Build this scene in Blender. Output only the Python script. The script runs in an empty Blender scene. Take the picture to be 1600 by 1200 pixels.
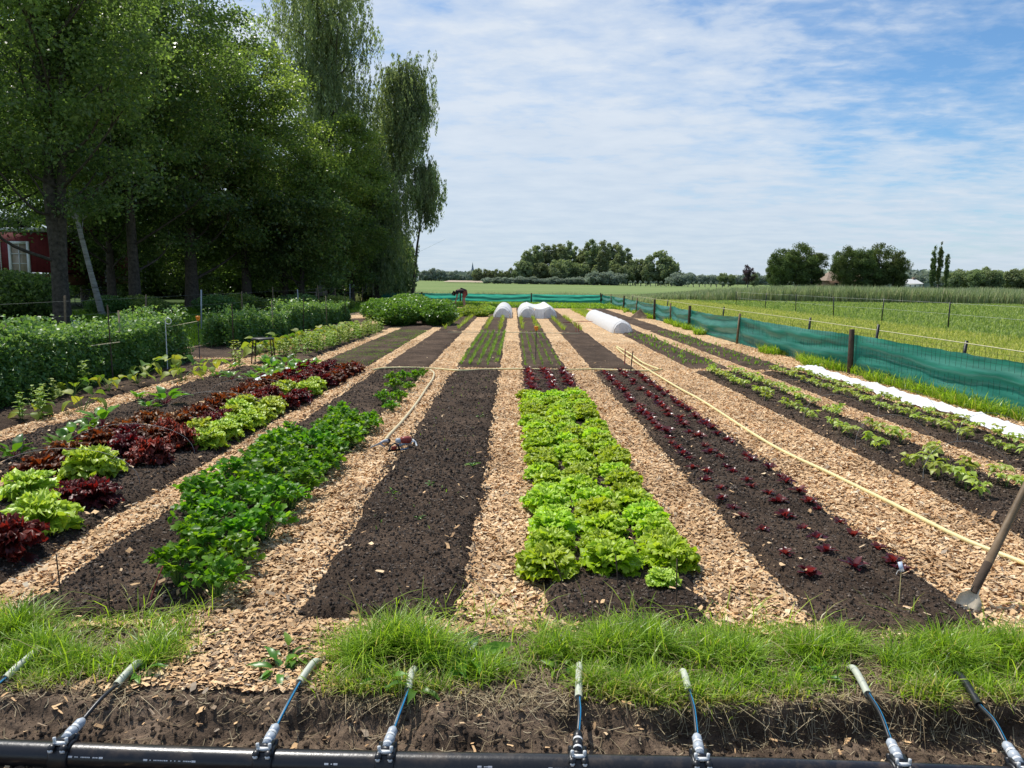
import bpy, math, random
import numpy as np
from mathutils import Vector, Matrix
rs = np.random.RandomState
sc = bpy.context.scene
col = sc.collection
PI = math.pi
R = math.radians
# ------------------------------------------------------------------ survey helpers (camera position and lens are real numbers)
FOC, CAMH = 1200.0, 1.6
PIT = math.atan(163/1200); ROL = R(0.75)
def ray(px, py):
    u, v = (px-800)/FOC, (600-py)/FOC
    c, s = math.cos(ROL), math.sin(ROL)
    a, b = u*c - v*s, u*s + v*c
    return np.array([a, math.cos(PIT)+b*math.sin(PIT), -math.sin(PIT)+b*math.cos(PIT)])
def P(px, py, z=0.0):
    d = ray(px, py); t = (z-CAMH)/d[2]
    return (d[0]*t, d[1]*t)
def at(px, py, Y):
    d = ray(px, py); t = Y/d[1]
    return (d[0]*t, CAMH+d[2]*t)
# ------------------------------------------------------------------ noise
def _h(ix, iy, seed):
    n = (ix*374761393 + iy*668265263 + seed*974634777) & 0xFFFFFFFF
    n = ((n ^ (n >> 13))*1274126177) & 0xFFFFFFFF
    return ((n ^ (n >> 16)) & 0xFFFFFF)/float(0xFFFFFF)
def vn(x, y, seed=0):
    x = np.asarray(x, float); y = np.asarray(y, float)
    ix = np.floor(x).astype(np.int64); iy = np.floor(y).astype(np.int64)
    fx = x-ix; fy = y-iy
    fx = fx*fx*(3-2*fx); fy = fy*fy*(3-2*fy)
    a = _h(ix, iy, seed); b = _h(ix+1, iy, seed); c = _h(ix, iy+1, seed); d = _h(ix+1, iy+1, seed)
    return (a*(1-fx)+b*fx)*(1-fy) + (c*(1-fx)+d*fx)*fy
def fbm(x, y, seed=0, o=4):
    s = 0; a = .5
    for i in range(o):
        s = s + a*vn(x*2**i, y*2**i, seed+i*17); a *= .5
    return s/(1-.5**o)
def sst(a, b, x):
    t = np.clip((np.asarray(x, float)-a)/(b-a), 0, 1); return t*t*(3-2*t)
# ------------------------------------------------------------------ mesh helpers
def mk_mesh(name, V, Q, mats, rnd=None, T=None, mi=None, smooth=True):
    """V (n,3); Q (m,4) quads; T (k,3) triangles; rnd point attribute"""
    V = np.ascontiguousarray(V, np.float32)
    Q = np.zeros((0, 4), np.int32) if Q is None or len(Q) == 0 else np.asarray(Q, np.int32)
    T = np.zeros((0, 3), np.int32) if T is None or len(T) == 0 else np.asarray(T, np.int32)
    m = bpy.data.meshes.new(name)
    m.vertices.add(len(V)); m.vertices.foreach_set('co', V.ravel())
    nl = Q.size+T.size
    m.loops.add(nl); m.loops.foreach_set('vertex_index', np.concatenate([Q.ravel(), T.ravel()]).astype(np.int32))
    npoly = len(Q)+len(T)
    m.polygons.add(npoly)
    ls = np.concatenate([np.arange(len(Q))*4, Q.size+np.arange(len(T))*3]).astype(np.int32)
    m.polygons.foreach_set('loop_start', ls)
    if mi is not None: m.polygons.foreach_set('material_index', np.asarray(mi, np.int32))
    m.update(calc_edges=True)
    m.polygons.foreach_set('use_smooth', np.full(npoly, bool(smooth)))
    if rnd is not None:
        at_ = m.attributes.new('rnd', 'FLOAT', 'POINT'); at_.data.foreach_set('value', np.asarray(rnd, np.float32))
    for x in (mats if isinstance(mats, (list, tuple)) else [mats]): m.materials.append(x)
    return m
def link(name, mesh, parent=None, loc=None, rz=None):
    o = bpy.data.objects.new(name, mesh); col.objects.link(o)
    if parent is not None: o.parent = parent
    if loc is not None: o.location = loc
    if rz is not None: o.rotation_euler = (0, 0, rz)
    return o
def tag(o, label=None, cat=None, group=None, kind=None):
    if label: o['label'] = label
    if cat: o['category'] = cat
    if group: o['group'] = group
    if kind: o['kind'] = kind
    return o
def empty(name, loc=(0, 0, 0), rz=0, label=None, cat=None, group=None):
    o = bpy.data.objects.new(name, None); col.objects.link(o)
    o.location = loc; o.rotation_euler = (0, 0, rz)
    return tag(o, label, cat, group)
class Acc:
    def __init__(s): s.V = []; s.Q = []; s.R = []; s.M = []; s.n = 0
    def add(s, V, Q, r=0.5, m=0):
        V = np.asarray(V, float); Q = np.asarray(Q, np.int64).reshape(-1, 4)
        s.V.append(V); s.Q.append(Q+s.n); s.n += len(V)
        s.R.append(np.full(len(V), r) if np.isscalar(r) else np.asarray(r)); s.M.append(np.full(len(Q), m))
        return s
    def box(s, c, d, r=.5, m=0, rot=None):
        c = np.array(c, float); d = np.array(d, float)/2
        v = np.array([[x, y, z] for x in (-1, 1) for y in (-1, 1) for z in (-1, 1)], float)*d
        if rot is not None: v = v@np.array(rot).T
        q = [[0, 1, 3, 2], [4, 6, 7, 5], [0, 4, 5, 1], [2, 3, 7, 6], [0, 2, 6, 4], [1, 5, 7, 3]]
        return s.add(v+c, q, r, m)
    def tube(s, pts, rad, n=8, r=.5, m=0, cap=True):
        pts = np.asarray(pts, float); k = len(pts)
        rad = np.full(k, rad, float) if np.isscalar(rad) else np.asarray(rad, float)
        tg = np.gradient(pts, axis=0); tg /= (np.linalg.norm(tg, axis=1)[:, None]+1e-12)
        up = np.array([0, 0, 1.0]) if abs(tg[0][2]) < .9 else np.array([1.0, 0, 0])
        V = []
        for i in range(k):
            a = np.cross(up, tg[i]); a /= (np.linalg.norm(a)+1e-12); b = np.cross(tg[i], a); up = b if abs(np.dot(b, tg[min(i+1, k-1)])) < .95 else up
            th = np.arange(n)*2*PI/n
            V.append(pts[i]+rad[i]*(np.cos(th)[:, None]*a+np.sin(th)[:, None]*b))
        V = np.concatenate(V); i = np.arange(k-1)[:, None]*n; j = np.arange(n)[None, :]; j2 = (j+1) % n
        Q = np.stack([i+j, i+j2, i+n+j2, i+n+j], -1).reshape(-1, 4)
        if cap and n % 2 == 0:
            cq = []
            for base in (0, (k-1)*n):
                for t in range(1, n//2): cq.append([base+t-1 if t > 1 else base, base+t, base+n-1-t, base+n-t if t > 1 else base+n-1])
            Q = np.concatenate([Q, np.array(cq)])
        return s.add(V, Q, r, m)
    def lathe(s, prof, c=(0, 0, 0), n=16, r=.5, m=0, rot=None):
        prof = np.asarray(prof, float); th = np.arange(n)*2*PI/n; k = len(prof)
        V = np.stack([prof[:, 0][:, None]*np.cos(th), prof[:, 0][:, None]*np.sin(th), np.repeat(prof[:, 1][:, None], n, 1)], -1).reshape(-1, 3)
        if rot is not None: V = V@np.array(rot).T
        i = np.arange(k-1)[:, None]*n; j = np.arange(n)[None, :]; j2 = (j+1) % n
        Q = np.stack([i+j, i+j2, i+n+j2, i+n+j], -1).reshape(-1, 4)
        return s.add(V+np.array(c), Q, r, m)
    def mesh(s, name, mats, smooth=True):
        return mk_mesh(name, np.concatenate(s.V), np.concatenate(s.Q), mats, np.concatenate(s.R), mi=np.concatenate(s.M), smooth=smooth)
    def obj(s, name, mats, parent=None, loc=None, rz=None, smooth=True):
        return link(name, s.mesh(name, mats, smooth), parent, loc, rz)
def smoothpath(pts, k=8):
    p = np.asarray(pts, float); p = np.vstack([2*p[0]-p[1], p, 2*p[-1]-p[-2]]); out = []
    for i in range(1, len(p)-2):
        for t in np.linspace(0, 1, k, endpoint=False):
            out.append(.5*((2*p[i])+(-p[i-1]+p[i+1])*t+(2*p[i-1]-5*p[i]+4*p[i+1]-p[i+2])*t*t+(-p[i-1]+3*p[i]-3*p[i+1]+p[i+2])*t**3))
    out.append(p[-2]); return np.array(out)
def rotm(yaw=0, pitch=0, roll=0):
    return np.array(Matrix.Rotation(yaw, 3, 'Z') @ Matrix.Rotation(-pitch, 3, 'Y') @ Matrix.Rotation(roll, 3, 'X'))
def rod(a, b): # rotation taking +z to a->b
    d = Vector(b)-Vector(a); return np.array(d.to_track_quat('Z', 'Y').to_matrix())
# ------------------------------------------------------------------ materials
def newmat(name):
    m = bpy.data.materials.new(name); m.use_nodes = True; nt = m.node_tree; nt.nodes.clear()
    out = nt.nodes.new('ShaderNodeOutputMaterial'); return m, nt, out
def N(nt, t, **k):
    n = nt.nodes.new(t)
    for a, b in k.items():
        if a in n.bl_rna.properties and not a.startswith('in_'): setattr(n, a, b)
        else: n.inputs[a[3:] if a.startswith('in_') else a].default_value = b
    return n
def ramp(nt, fac, stops, interp='LINEAR'):
    r = nt.nodes.new('ShaderNodeValToRGB'); r.color_ramp.interpolation = interp
    e = r.color_ramp.elements
    while len(e) < len(stops): e.new(.5)
    for i, (p, c) in enumerate(stops): e[i].position = p; e[i].color = (*c, 1)
    if fac is not None: nt.links.new(fac, r.inputs[0])
    return r
def attr(nt, name='rnd'):
    a = nt.nodes.new('ShaderNodeAttribute'); a.attribute_name = name; return a.outputs['Fac']
def noise(nt, scale, detail=4, rough=.55, vec=None, dist=0.0):
    n = nt.nodes.new('ShaderNodeTexNoise'); n.inputs['Scale'].default_value = scale; n.inputs['Detail'].default_value = detail
    n.inputs['Roughness'].default_value = rough; n.inputs['Distortion'].default_value = dist
    if vec is not None: nt.links.new(vec, n.inputs['Vector'])
    return n
def objcoord(nt): return nt.nodes.new('ShaderNodeTexCoord').outputs['Object']
def mathn(nt, op, a, b=None, clamp=False):
    n = nt.nodes.new('ShaderNodeMath'); n.operation = op; n.use_clamp = clamp
    for i, x in enumerate((a, b)):
        if x is None: continue
        if isinstance(x, (int, float)): n.inputs[i].default_value = x
        else: nt.links.new(x, n.inputs[i])
    return n.outputs[0]
def mixc(nt, f, a, b, mode='MIX'):
    n = nt.nodes.new('ShaderNodeMix'); n.data_type = 'RGBA'; n.blend_type = mode
    for s, x in ((n.inputs[0], f), (n.inputs[6], a), (n.inputs[7], b)):
        if isinstance(x, (int, float)): s.default_value = x
        elif isinstance(x, tuple): s.default_value = (*x, 1) if len(x) == 3 else x
        else: nt.links.new(x, s)
    return n.outputs[2]
def bump(nt, h, strength=.5, dist=.01):
    b = nt.nodes.new('ShaderNodeBump'); b.inputs['Strength'].default_value = strength; b.inputs['Distance'].default_value = dist
    nt.links.new(h, b.inputs['Height']); return b.outputs[0]
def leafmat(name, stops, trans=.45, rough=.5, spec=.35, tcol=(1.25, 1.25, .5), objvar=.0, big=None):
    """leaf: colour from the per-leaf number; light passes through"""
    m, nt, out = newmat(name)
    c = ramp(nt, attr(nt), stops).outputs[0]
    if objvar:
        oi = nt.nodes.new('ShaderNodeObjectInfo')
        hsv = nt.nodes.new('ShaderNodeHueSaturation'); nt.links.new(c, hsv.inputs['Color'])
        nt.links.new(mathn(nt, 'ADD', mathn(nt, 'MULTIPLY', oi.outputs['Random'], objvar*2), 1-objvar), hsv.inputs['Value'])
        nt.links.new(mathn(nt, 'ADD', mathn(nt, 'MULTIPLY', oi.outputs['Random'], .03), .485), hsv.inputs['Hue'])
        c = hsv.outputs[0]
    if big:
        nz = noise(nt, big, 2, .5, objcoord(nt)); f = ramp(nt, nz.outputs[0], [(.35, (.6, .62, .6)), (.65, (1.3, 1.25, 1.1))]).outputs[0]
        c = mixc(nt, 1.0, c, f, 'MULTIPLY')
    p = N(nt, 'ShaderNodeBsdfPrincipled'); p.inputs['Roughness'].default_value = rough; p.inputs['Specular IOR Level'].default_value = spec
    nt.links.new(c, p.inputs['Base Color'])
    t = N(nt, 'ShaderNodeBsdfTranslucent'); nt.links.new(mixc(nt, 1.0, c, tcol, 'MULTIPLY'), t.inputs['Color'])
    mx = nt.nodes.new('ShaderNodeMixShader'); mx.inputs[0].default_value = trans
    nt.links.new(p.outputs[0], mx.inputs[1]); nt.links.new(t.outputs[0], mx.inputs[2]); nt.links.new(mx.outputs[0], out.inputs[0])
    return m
def plain(name, c, rough=.6, metal=0, spec=.5, var=.15, sc_=20, bmp=0, trans=0):
    m, nt, out = newmat(name)
    nz = noise(nt, sc_, 5, .6, objcoord(nt))
    cc = ramp(nt, nz.outputs[0], [(.3, tuple(x*(1-var) for x in c)), (.7, tuple(min(1, x*(1+var)) for x in c))]).outputs[0]
    p = N(nt, 'ShaderNodeBsdfPrincipled'); p.inputs['Roughness'].default_value = rough; p.inputs['Metallic'].default_value = metal; p.inputs['Specular IOR Level'].default_value = spec
    nt.links.new(cc, p.inputs['Base Color'])
    if bmp: nt.links.new(bump(nt, nz.outputs[0], bmp, .01), p.inputs['Normal'])
    if trans:
        t = N(nt, 'ShaderNodeBsdfTranslucent'); nt.links.new(cc, t.inputs['Color'])
        mx = nt.nodes.new('ShaderNodeMixShader'); mx.inputs[0].default_value = trans
        nt.links.new(p.outputs[0], mx.inputs[1]); nt.links.new(t.outputs[0], mx.inputs[2]); nt.links.new(mx.outputs[0], out.inputs[0])
    else: nt.links.new(p.outputs[0], out.inputs[0])
    return m
M = {}
def matte_from(name, colour_fn, rough=.95, spec=.15, bump_fn=None):
    m, nt, out = newmat(name)
    p = N(nt, 'ShaderNodeBsdfPrincipled'); p.inputs['Roughness'].default_value = rough; p.inputs['Specular IOR Level'].default_value = spec
    nt.links.new(colour_fn(nt), p.inputs['Base Color'])
    if bump_fn: nt.links.new(bump_fn(nt), p.inputs['Normal'])
    nt.links.new(p.outputs[0], out.inputs[0]); return m
# wood chips: colour per chip
CH = [(0, (.15, .09, .05)), (.10, (.30, .20, .12)), (.16, (.40, .33, .25)), (.24, (.46, .29, .15)), (.45, (.69, .44, .225)), (.7, (.81, .56, .315)), (.88, (.87, .67, .43)), (1, (.88, .75, .54))]
def chipcol(nt):
    c = ramp(nt, attr(nt), CH).outputs[0]
    nz = noise(nt, 1.3, 3, .6, objcoord(nt))
    return mixc(nt, 1.0, c, ramp(nt, nz.outputs[0], [(.32, (.70, .66, .62)), (.55, (.98, .97, .95)), (.7, (1.06, 1.05, 1.03))]).outputs[0], 'MULTIPLY')
M['chip'] = matte_from('wood chip', chipcol, .8, .25)
def chipbase(nt):
    tc = objcoord(nt)
    mp = nt.nodes.new('ShaderNodeMapping'); mp.inputs['Scale'].default_value = (1, .62, 1); nt.links.new(tc, mp.inputs['Vector'])
    dn = noise(nt, 30, 2, .5, mp.outputs[0])
    v = nt.nodes.new('ShaderNodeTexVoronoi'); v.inputs['Scale'].default_value = 42
    nt.links.new(mixc(nt, .03, mp.outputs[0], dn.outputs['Color']), v.inputs['Vector'])
    sep = nt.nodes.new('ShaderNodeSeparateColor'); nt.links.new(v.outputs['Color'], sep.inputs[0])
    c = ramp(nt, sep.outputs[0], CH).outputs[0]
    big = noise(nt, 1.3, 4, .6, tc)
    c = mixc(nt, 1.0, c, ramp(nt, big.outputs[0], [(.3, (.70, .66, .62)), (.7, (1.0, .97, .93))]).outputs[0], 'MULTIPLY')
    return c
def chipbump(nt):
    tc = objcoord(nt)
    mp = nt.nodes.new('ShaderNodeMapping'); mp.inputs['Scale'].default_value = (1, .62, 1); nt.links.new(tc, mp.inputs['Vector'])
    v = nt.nodes.new('ShaderNodeTexVoronoi'); v.inputs['Scale'].default_value = 42; nt.links.new(mp.outputs[0], v.inputs['Vector'])
    return bump(nt, v.outputs['Distance'], .7, .02)
M['path'] = matte_from('wood chip path', chipbase, .9, .15, chipbump)
def soilcol(nt):
    tc = objcoord(nt); a = noise(nt, 2.2, 5, .6, tc); b = noise(nt, 55, 5, .7, tc)
    c = ramp(nt, a.outputs[0], [(.3, (.054, .038, .028)), (.7, (.122, .089, .066))]).outputs[0]
    c = mixc(nt, 1.0, c, ramp(nt, b.outputs[0], [(.3, (.5, .5, .5)), (.6, (1.15, 1.1, 1.05)), (.78, (1.9, 1.75, 1.6))]).outputs[0], 'MULTIPLY')
    dr = noise(nt, .9, 4, .65, tc); c = mixc(nt, 1.0, c, ramp(nt, dr.outputs[0], [(.35, (.80, .79, .78)), (.65, (1.35, 1.32, 1.28))]).outputs[0], 'MULTIPLY')
    v = nt.nodes.new('ShaderNodeTexVoronoi'); v.inputs['Scale'].default_value = 60; nt.links.new(tc, v.inputs['Vector'])
    sep = nt.nodes.new('ShaderNodeSeparateColor'); nt.links.new(v.outputs['Color'], sep.inputs[0])
    fl = mathn(nt, 'MULTIPLY', mathn(nt, 'GREATER_THAN', sep.outputs[0], .965), mathn(nt, 'LESS_THAN', v.outputs['Distance'], .35))
    return mixc(nt, fl, c, (.30, .21, .13))
def soilbump(nt):
    b = noise(nt, 40, 8, .75, objcoord(nt)); return bump(nt, b.outputs[0], 1.0, .03)
M['soil'] = matte_from('dark garden soil', soilcol, .95, .12, soilbump)
def crumbcol(nt): return ramp(nt, attr(nt), [(0, (.034, .026, .021)), (.6, (.10, .077, .060)), (1, (.23, .18, .14))]).outputs[0]
M['crumb'] = matte_from('soil crumb', crumbcol, .95, .12)
def bankcol(nt):
    tc = objcoord(nt); a = noise(nt, 4, 6, .65, tc); b = noise(nt, 70, 5, .7, tc)
    c = ramp(nt, a.outputs[0], [(.28, (.07, .05, .036)), (.5, (.17, .122, .085)), (.72, (.30, .22, .155))]).outputs[0]
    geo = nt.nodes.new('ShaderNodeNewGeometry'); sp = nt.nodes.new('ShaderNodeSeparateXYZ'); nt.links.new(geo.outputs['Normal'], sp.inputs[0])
    wall = ramp(nt, sp.outputs[2], [(.2, (.38, .36, .34)), (.75, (1, 1, 1))]).outputs[0]  # steep faces darkened: shade of the cut wall put into the colour
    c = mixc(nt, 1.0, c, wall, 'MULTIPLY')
    return mixc(nt, 1.0, c, ramp(nt, b.outputs[0], [(.3, (.6, .6, .6)), (.7, (1.35, 1.3, 1.25))]).outputs[0], 'MULTIPLY')
M['bank'] = matte_from('clay bank earth', bankcol, .95, .12, lambda nt: bump(nt, noise(nt, 45, 8, .75, objcoord(nt)).outputs[0], .9, .02))
def fieldcol(nt):
    tc = objcoord(nt); a = noise(nt, .03, 5, .6, tc); b = noise(nt, 1.5, 6, .7, tc); 
    mp = nt.nodes.new('ShaderNodeMapping'); mp.inputs['Scale'].default_value = (.006, .05, 1); nt.links.new(tc, mp.inputs['Vector'])
    s = noise(nt, 1, 4, .6, mp.outputs[0])
    c = ramp(nt, a.outputs[0], [(.3, (.13, .20, .06)), (.7, (.20, .26, .085))]).outputs[0]
    c = mixc(nt, .5, c, ramp(nt, s.outputs[0], [(.35, (.14, .215, .065)), (.65, (.25, .285, .11))]).outputs[0])
    return mixc(nt, 1.0, c, ramp(nt, b.outputs[0], [(.3, (.7, .7, .7)), (.7, (1.2, 1.2, 1.2))]).outputs[0], 'MULTIPLY')
M['field'] = matte_from('meadow ground', fieldcol, .95, .1)
def yelcol(nt):
    tc = objcoord(nt); b = noise(nt, 9, 6, .7, tc); a = noise(nt, .5, 4, .6, tc)
    c = ramp(nt, b.outputs[0], [(.3, (.20, .26, .05)), (.5, (.34, .38, .09)), (.7, (.48, .47, .15))]).outputs[0]
    return mixc(nt, 1.0, c, ramp(nt, a.outputs[0], [(.3, (.8, .9, .7)), (.7, (1.1, 1.05, 1.0))]).outputs[0], 'MULTIPLY')
M['yellow'] = matte_from('ripening cereal', yelcol, .95, .1)
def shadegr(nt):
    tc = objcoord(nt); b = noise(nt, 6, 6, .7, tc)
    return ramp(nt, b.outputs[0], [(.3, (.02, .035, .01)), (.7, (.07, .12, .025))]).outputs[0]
M['turf'] = matte_from('rough turf', shadegr, .95, .1)  # shade under the trees is put into this dark green
M['grass'] = leafmat('grass blade', [(0, (.12, .23, .016)), (.5, (.29, .46, .035)), (.85, (.46, .62, .08)), (.9, (.46, .42, .16)), (1, (.60, .52, .28))], .5, .38, .45)
M['straw'] = leafmat('dry straw', [(0, (.16, .11, .06)), (.5, (.36, .28, .16)), (1, (.55, .46, .30))], .2, .7, .2, (1, 1, 1))
M['wheat'] = leafmat('cereal blade', [(0, (.22, .30, .05)), (.5, (.44, .48, .12)), (1, (.66, .62, .25))], .45, .6, .2, (1.1, 1.1, .7))
M['crop'] = leafmat('crop blade', [(0, (.17, .26, .06)), (.6, (.30, .40, .11)), (1, (.44, .50, .19))], .4, .6, .2, (1.1, 1.1, .6))
M['reed'] = leafmat('reed blade', [(0, (.18, .24, .11)), (.5, (.34, .42, .21)), (.85, (.50, .55, .34)), (1, (.60, .52, .36))], .35, .7, .15, (1, 1, .7))
M['lettuce'] = leafmat('bright lettuce leaf', [(0, (.22, .38, .015)), (.5, (.38, .56, .03)), (1, (.56, .70, .09))], .48, .42, .35, (1.2, 1.2, .45), .2)
M['lettuce2'] = leafmat('yellow green lettuce leaf', [(0, (.24, .40, .025)), (.5, (.40, .55, .05)), (1, (.56, .68, .11))], .40, .4, .4, (1.2, 1.15, .5), .1)
M['redlet'] = leafmat('dark red lettuce leaf', [(0, (.030, .010, .012)), (.5, (.085, .018, .018)), (1, (.19, .04, .03))], .35, .42, .3, (2.4, .7, .6), .25)
M['bronze'] = leafmat('bronze oak lettuce leaf', [(0, (.035, .014, .012)), (.5, (.10, .035, .016)), (1, (.20, .09, .03))], .4, .45, .3, (2.2, 1.1, .5), .2)
M['redfr'] = leafmat('frilly crimson lettuce leaf', [(0, (.06, .018, .014)), (.4, (.13, .025, .022)), (1, (.30, .07, .055))], .3, .5, .3, (1.8, .8, .6), .1)
M['seedred'] = leafmat('red seedling leaf', [(0, (.035, .007, .010)), (.5, (.09, .014, .018)), (1, (.19, .05, .045))], .32, .3, .5, (2.0, .8, .8), .25)
M['celery'] = leafmat('celery leaf', [(0, (.06, .17, .012)), (.5, (.13, .31, .02)), (1, (.26, .46, .045))], .5, .42, .3, (1.4, 1.3, .4), .12)
M['bean'] = leafmat('bean leaf', [(0, (.26, .36, .04)), (.5, (.42, .52, .09)), (1, (.60, .66, .18))], .42, .42, .4, (1.15, 1.15, .5), .15)
M['beet'] = leafmat('beet leaf', [(0, (.05, .15, .02)), (.5, (.12, .28, .03)), (1, (.22, .38, .05))], .42, .35, .45, (1.4, 1.3, .4), .12)
M['pea'] = leafmat('pea leaf', [(0, (.06, .13, .035)), (.6, (.15, .28, .08)), (1, (.33, .46, .18))], .4, .42, .35, (1.2, 1.25, .5))
M['potato'] = leafmat('broad bean leaf', [(0, (.06, .15, .02)), (.6, (.14, .28, .04)), (1, (.26, .42, .08))], .38, .4, .4, (1.2, 1.2, .5))
M['squash'] = leafmat('squash leaf', [(0, (.12, .24, .03)), (.5, (.28, .38, .05)), (1, (.52, .52, .08))], .45, .5, .3, (1.15, 1.1, .5), .15)
M['yelplant'] = leafmat('mustard leaf', [(0, (.14, .26, .03)), (.5, (.25, .38, .05)), (1, (.42, .50, .12))], .45, .5, .3, (1.15, 1.15, .5), .15)
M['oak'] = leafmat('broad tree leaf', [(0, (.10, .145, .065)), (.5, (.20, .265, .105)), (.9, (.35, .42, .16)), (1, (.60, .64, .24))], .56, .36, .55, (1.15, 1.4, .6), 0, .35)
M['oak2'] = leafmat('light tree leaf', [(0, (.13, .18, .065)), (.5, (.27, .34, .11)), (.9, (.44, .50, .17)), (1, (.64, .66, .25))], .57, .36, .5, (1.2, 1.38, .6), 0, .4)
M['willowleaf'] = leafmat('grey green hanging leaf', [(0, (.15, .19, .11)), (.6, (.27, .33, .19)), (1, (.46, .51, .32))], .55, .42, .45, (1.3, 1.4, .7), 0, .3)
M['bark'] = plain('rough bark', (.085, .07, .055), .95, 0, .1, .5, 9, 1)
def birchcol(nt):
    tc = objcoord(nt); mp = nt.nodes.new('ShaderNodeMapping'); mp.inputs['Scale'].default_value = (1.5, 1.5, 11); nt.links.new(tc, mp.inputs['Vector'])
    return ramp(nt, noise(nt, 1.0, 5, .7, mp.outputs[0], .4).outputs[0], [(.36, (.05, .045, .04)), (.46, (.30, .28, .24)), (.7, (.46, .44, .38))]).outputs[0]
M['birch'] = matte_from('pale banded birch bark', birchcol, .85, .2)
M['farleaf'] = leafmat('distant foliage', [(0, (.15, .20, .15)), (.5, (.24, .30, .175)), (1, (.40, .45, .22))], .4, .9, .05, (1, 1.05, .7), .12, .04)  # aerial haze is mixed into the pale bluish far foliage colours
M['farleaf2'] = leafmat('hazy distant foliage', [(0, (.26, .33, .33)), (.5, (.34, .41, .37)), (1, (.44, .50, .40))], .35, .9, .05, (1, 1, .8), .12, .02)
M['farmleaf'] = leafmat('farm tree foliage', [(0, (.07, .105, .055)), (.5, (.13, .18, .075)), (1, (.27, .32, .12))], .35, .9, .05, (1, 1.1, .6), .12, .1)
M['copper'] = leafmat('copper beech foliage', [(0, (.06, .045, .05)), (1, (.14, .10, .11))], .2, .9, .05, (1, .8, .8))
M['farbark'] = plain('distant bark', (.13, .13, .12), .95, 0, .05, .2, 1)
# ================================================================== GROUND
BEDS = {  # xl, xr, sections (z0,z1)
 'Y': (-7.1, -5.2, [(5.2, 14.6), (15.0, 30.0)]),
 'Z': (-4.82, -3.95, [(4.3, 13.5), (13.9, 23.4), (24, 29)]),
 'A': (-3.62, -2.62, [(3.5, 13.4), (13.8, 23.6), (24.0, 32)]),
 'B': (-2.36, -1.5, [(3.36, 13.45), (13.8, 23.5), (23.95, 34.0)]),
 'C': (-1.05, -0.2, [(3.42, 13.45), (13.85, 23.5), (23.95, 33.2), (33.4, 44)]),
 'D': (0.16, 1.0, [(3.32, 13.45), (13.85, 23.5), (23.95, 33.2), (33.4, 44)]),
 'E': (1.43, 2.27, [(3.30, 13.5), (13.85, 23.5), (23.95, 33.2), (33.4, 44)]),
 'F': (3.28, 4.06, [(3.5, 13.7), (14.1, 23.3), (23.5, 44)]),
 'G': (4.42, 5.22, [(4.5, 13.7), (14.0, 25.0), (25.4, 44)]),
}
def bed_h(x, y, xl, xr, y0, y1):
    """mounded bed cross-section, wavy edges"""
    jl = (fbm(y*1.3, np.zeros_like(y)+xl, 5, 3)-.5)*.07+(fbm(y*9, np.zeros_like(y)+xl, 6, 3)-.5)*.07
    jr = (fbm(y*1.3, np.zeros_like(y)+xr, 7, 3)-.5)*.07+(fbm(y*9, np.zeros_like(y)+xr, 8, 3)-.5)*.07
    e = np.minimum.reduce([x-(xl+jl), (xr+jr)-x, (y-y0)+(fbm(x*5, y*0, 9, 2)-.5)*.1, (y1-y)+(fbm(x*5, y*0, 10, 2)-.5)*.1])
    h = -.03+.068*sst(-.03, .09, e)
    return h, e
def bed_noise(x, y): return (fbm(x*6, y*6, 3, 3)-.5)*.035+(fbm(x*28, y*28, 4, 3)-.5)*.03
def gz(x, y):
    for k, (xl, xr, secs) in BEDS.items():
        if xl-.05 <= x <= xr+.05:
            for (a, b) in secs:
                if a-.05 <= y <= b+.05:
                    h, e = bed_h(np.array([x]), np.array([y]), xl, xr, a, b)
                    return max(0.0, float(h[0]+bed_noise(np.array([x]), np.array([y]))[0]))
    return 0.0
def gridmesh(name, xs, ys, zf, mat):
    X, Y = np.meshgrid(xs, ys); Z = zf(X, Y)
    n, m = len(xs), len(ys); i = np.arange(m-1)[:, None]*n; j = np.arange(n-1)[None, :]
    Q = np.stack([i+j, i+j+1, i+n+j+1, i+n+j], -1).reshape(-1, 4)
    return mk_mesh(name, np.stack([X, Y, Z], -1).reshape(-1, 3), Q, mat)
# the meadow: one sheet to the horizon, lower in front of the bank
ys = np.array([-80, 0, 2.2, 3.2, 3.6, 8, 20, 60, 200, 600, 1500, 4000.]); zs = {0: -.25, 1: -.25, 2: -.25, 3: -.25, 4: -.05}
def gf(X, Y): return np.where(Y < 3.4, -.25, -.06)
g = link('ground', gridmesh('ground', np.array([-4000, -600, -60, -10, 0, 10, 60, 600, 4000.]), ys, gf, M['field'])); tag(g, kind='structure')
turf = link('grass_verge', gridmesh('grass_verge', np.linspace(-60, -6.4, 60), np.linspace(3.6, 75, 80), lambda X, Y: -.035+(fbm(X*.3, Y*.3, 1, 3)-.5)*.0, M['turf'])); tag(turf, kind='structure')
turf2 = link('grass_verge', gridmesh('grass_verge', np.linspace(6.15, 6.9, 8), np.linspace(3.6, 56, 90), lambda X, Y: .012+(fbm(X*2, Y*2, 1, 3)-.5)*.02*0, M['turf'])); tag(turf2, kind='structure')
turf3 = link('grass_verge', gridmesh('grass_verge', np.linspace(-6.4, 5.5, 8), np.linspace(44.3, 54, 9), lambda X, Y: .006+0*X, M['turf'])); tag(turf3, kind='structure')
ye = link('cereal_field', gridmesh('cereal_field', np.linspace(6.9, 15.2, 10), np.linspace(3.6, 66, 60), lambda X, Y: -.02+0*X, M['yellow'])); tag(ye, kind='structure')
pth = link('wood_chip_path', gridmesh('wood_chip_path', np.linspace(-7.3, 6.2, 130), np.linspace(3.35, 44.3, 300), lambda X, Y: (fbm(X*3, Y*3, 2, 3)-.5)*.012, M['path'])); tag(pth, kind='structure')
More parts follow.
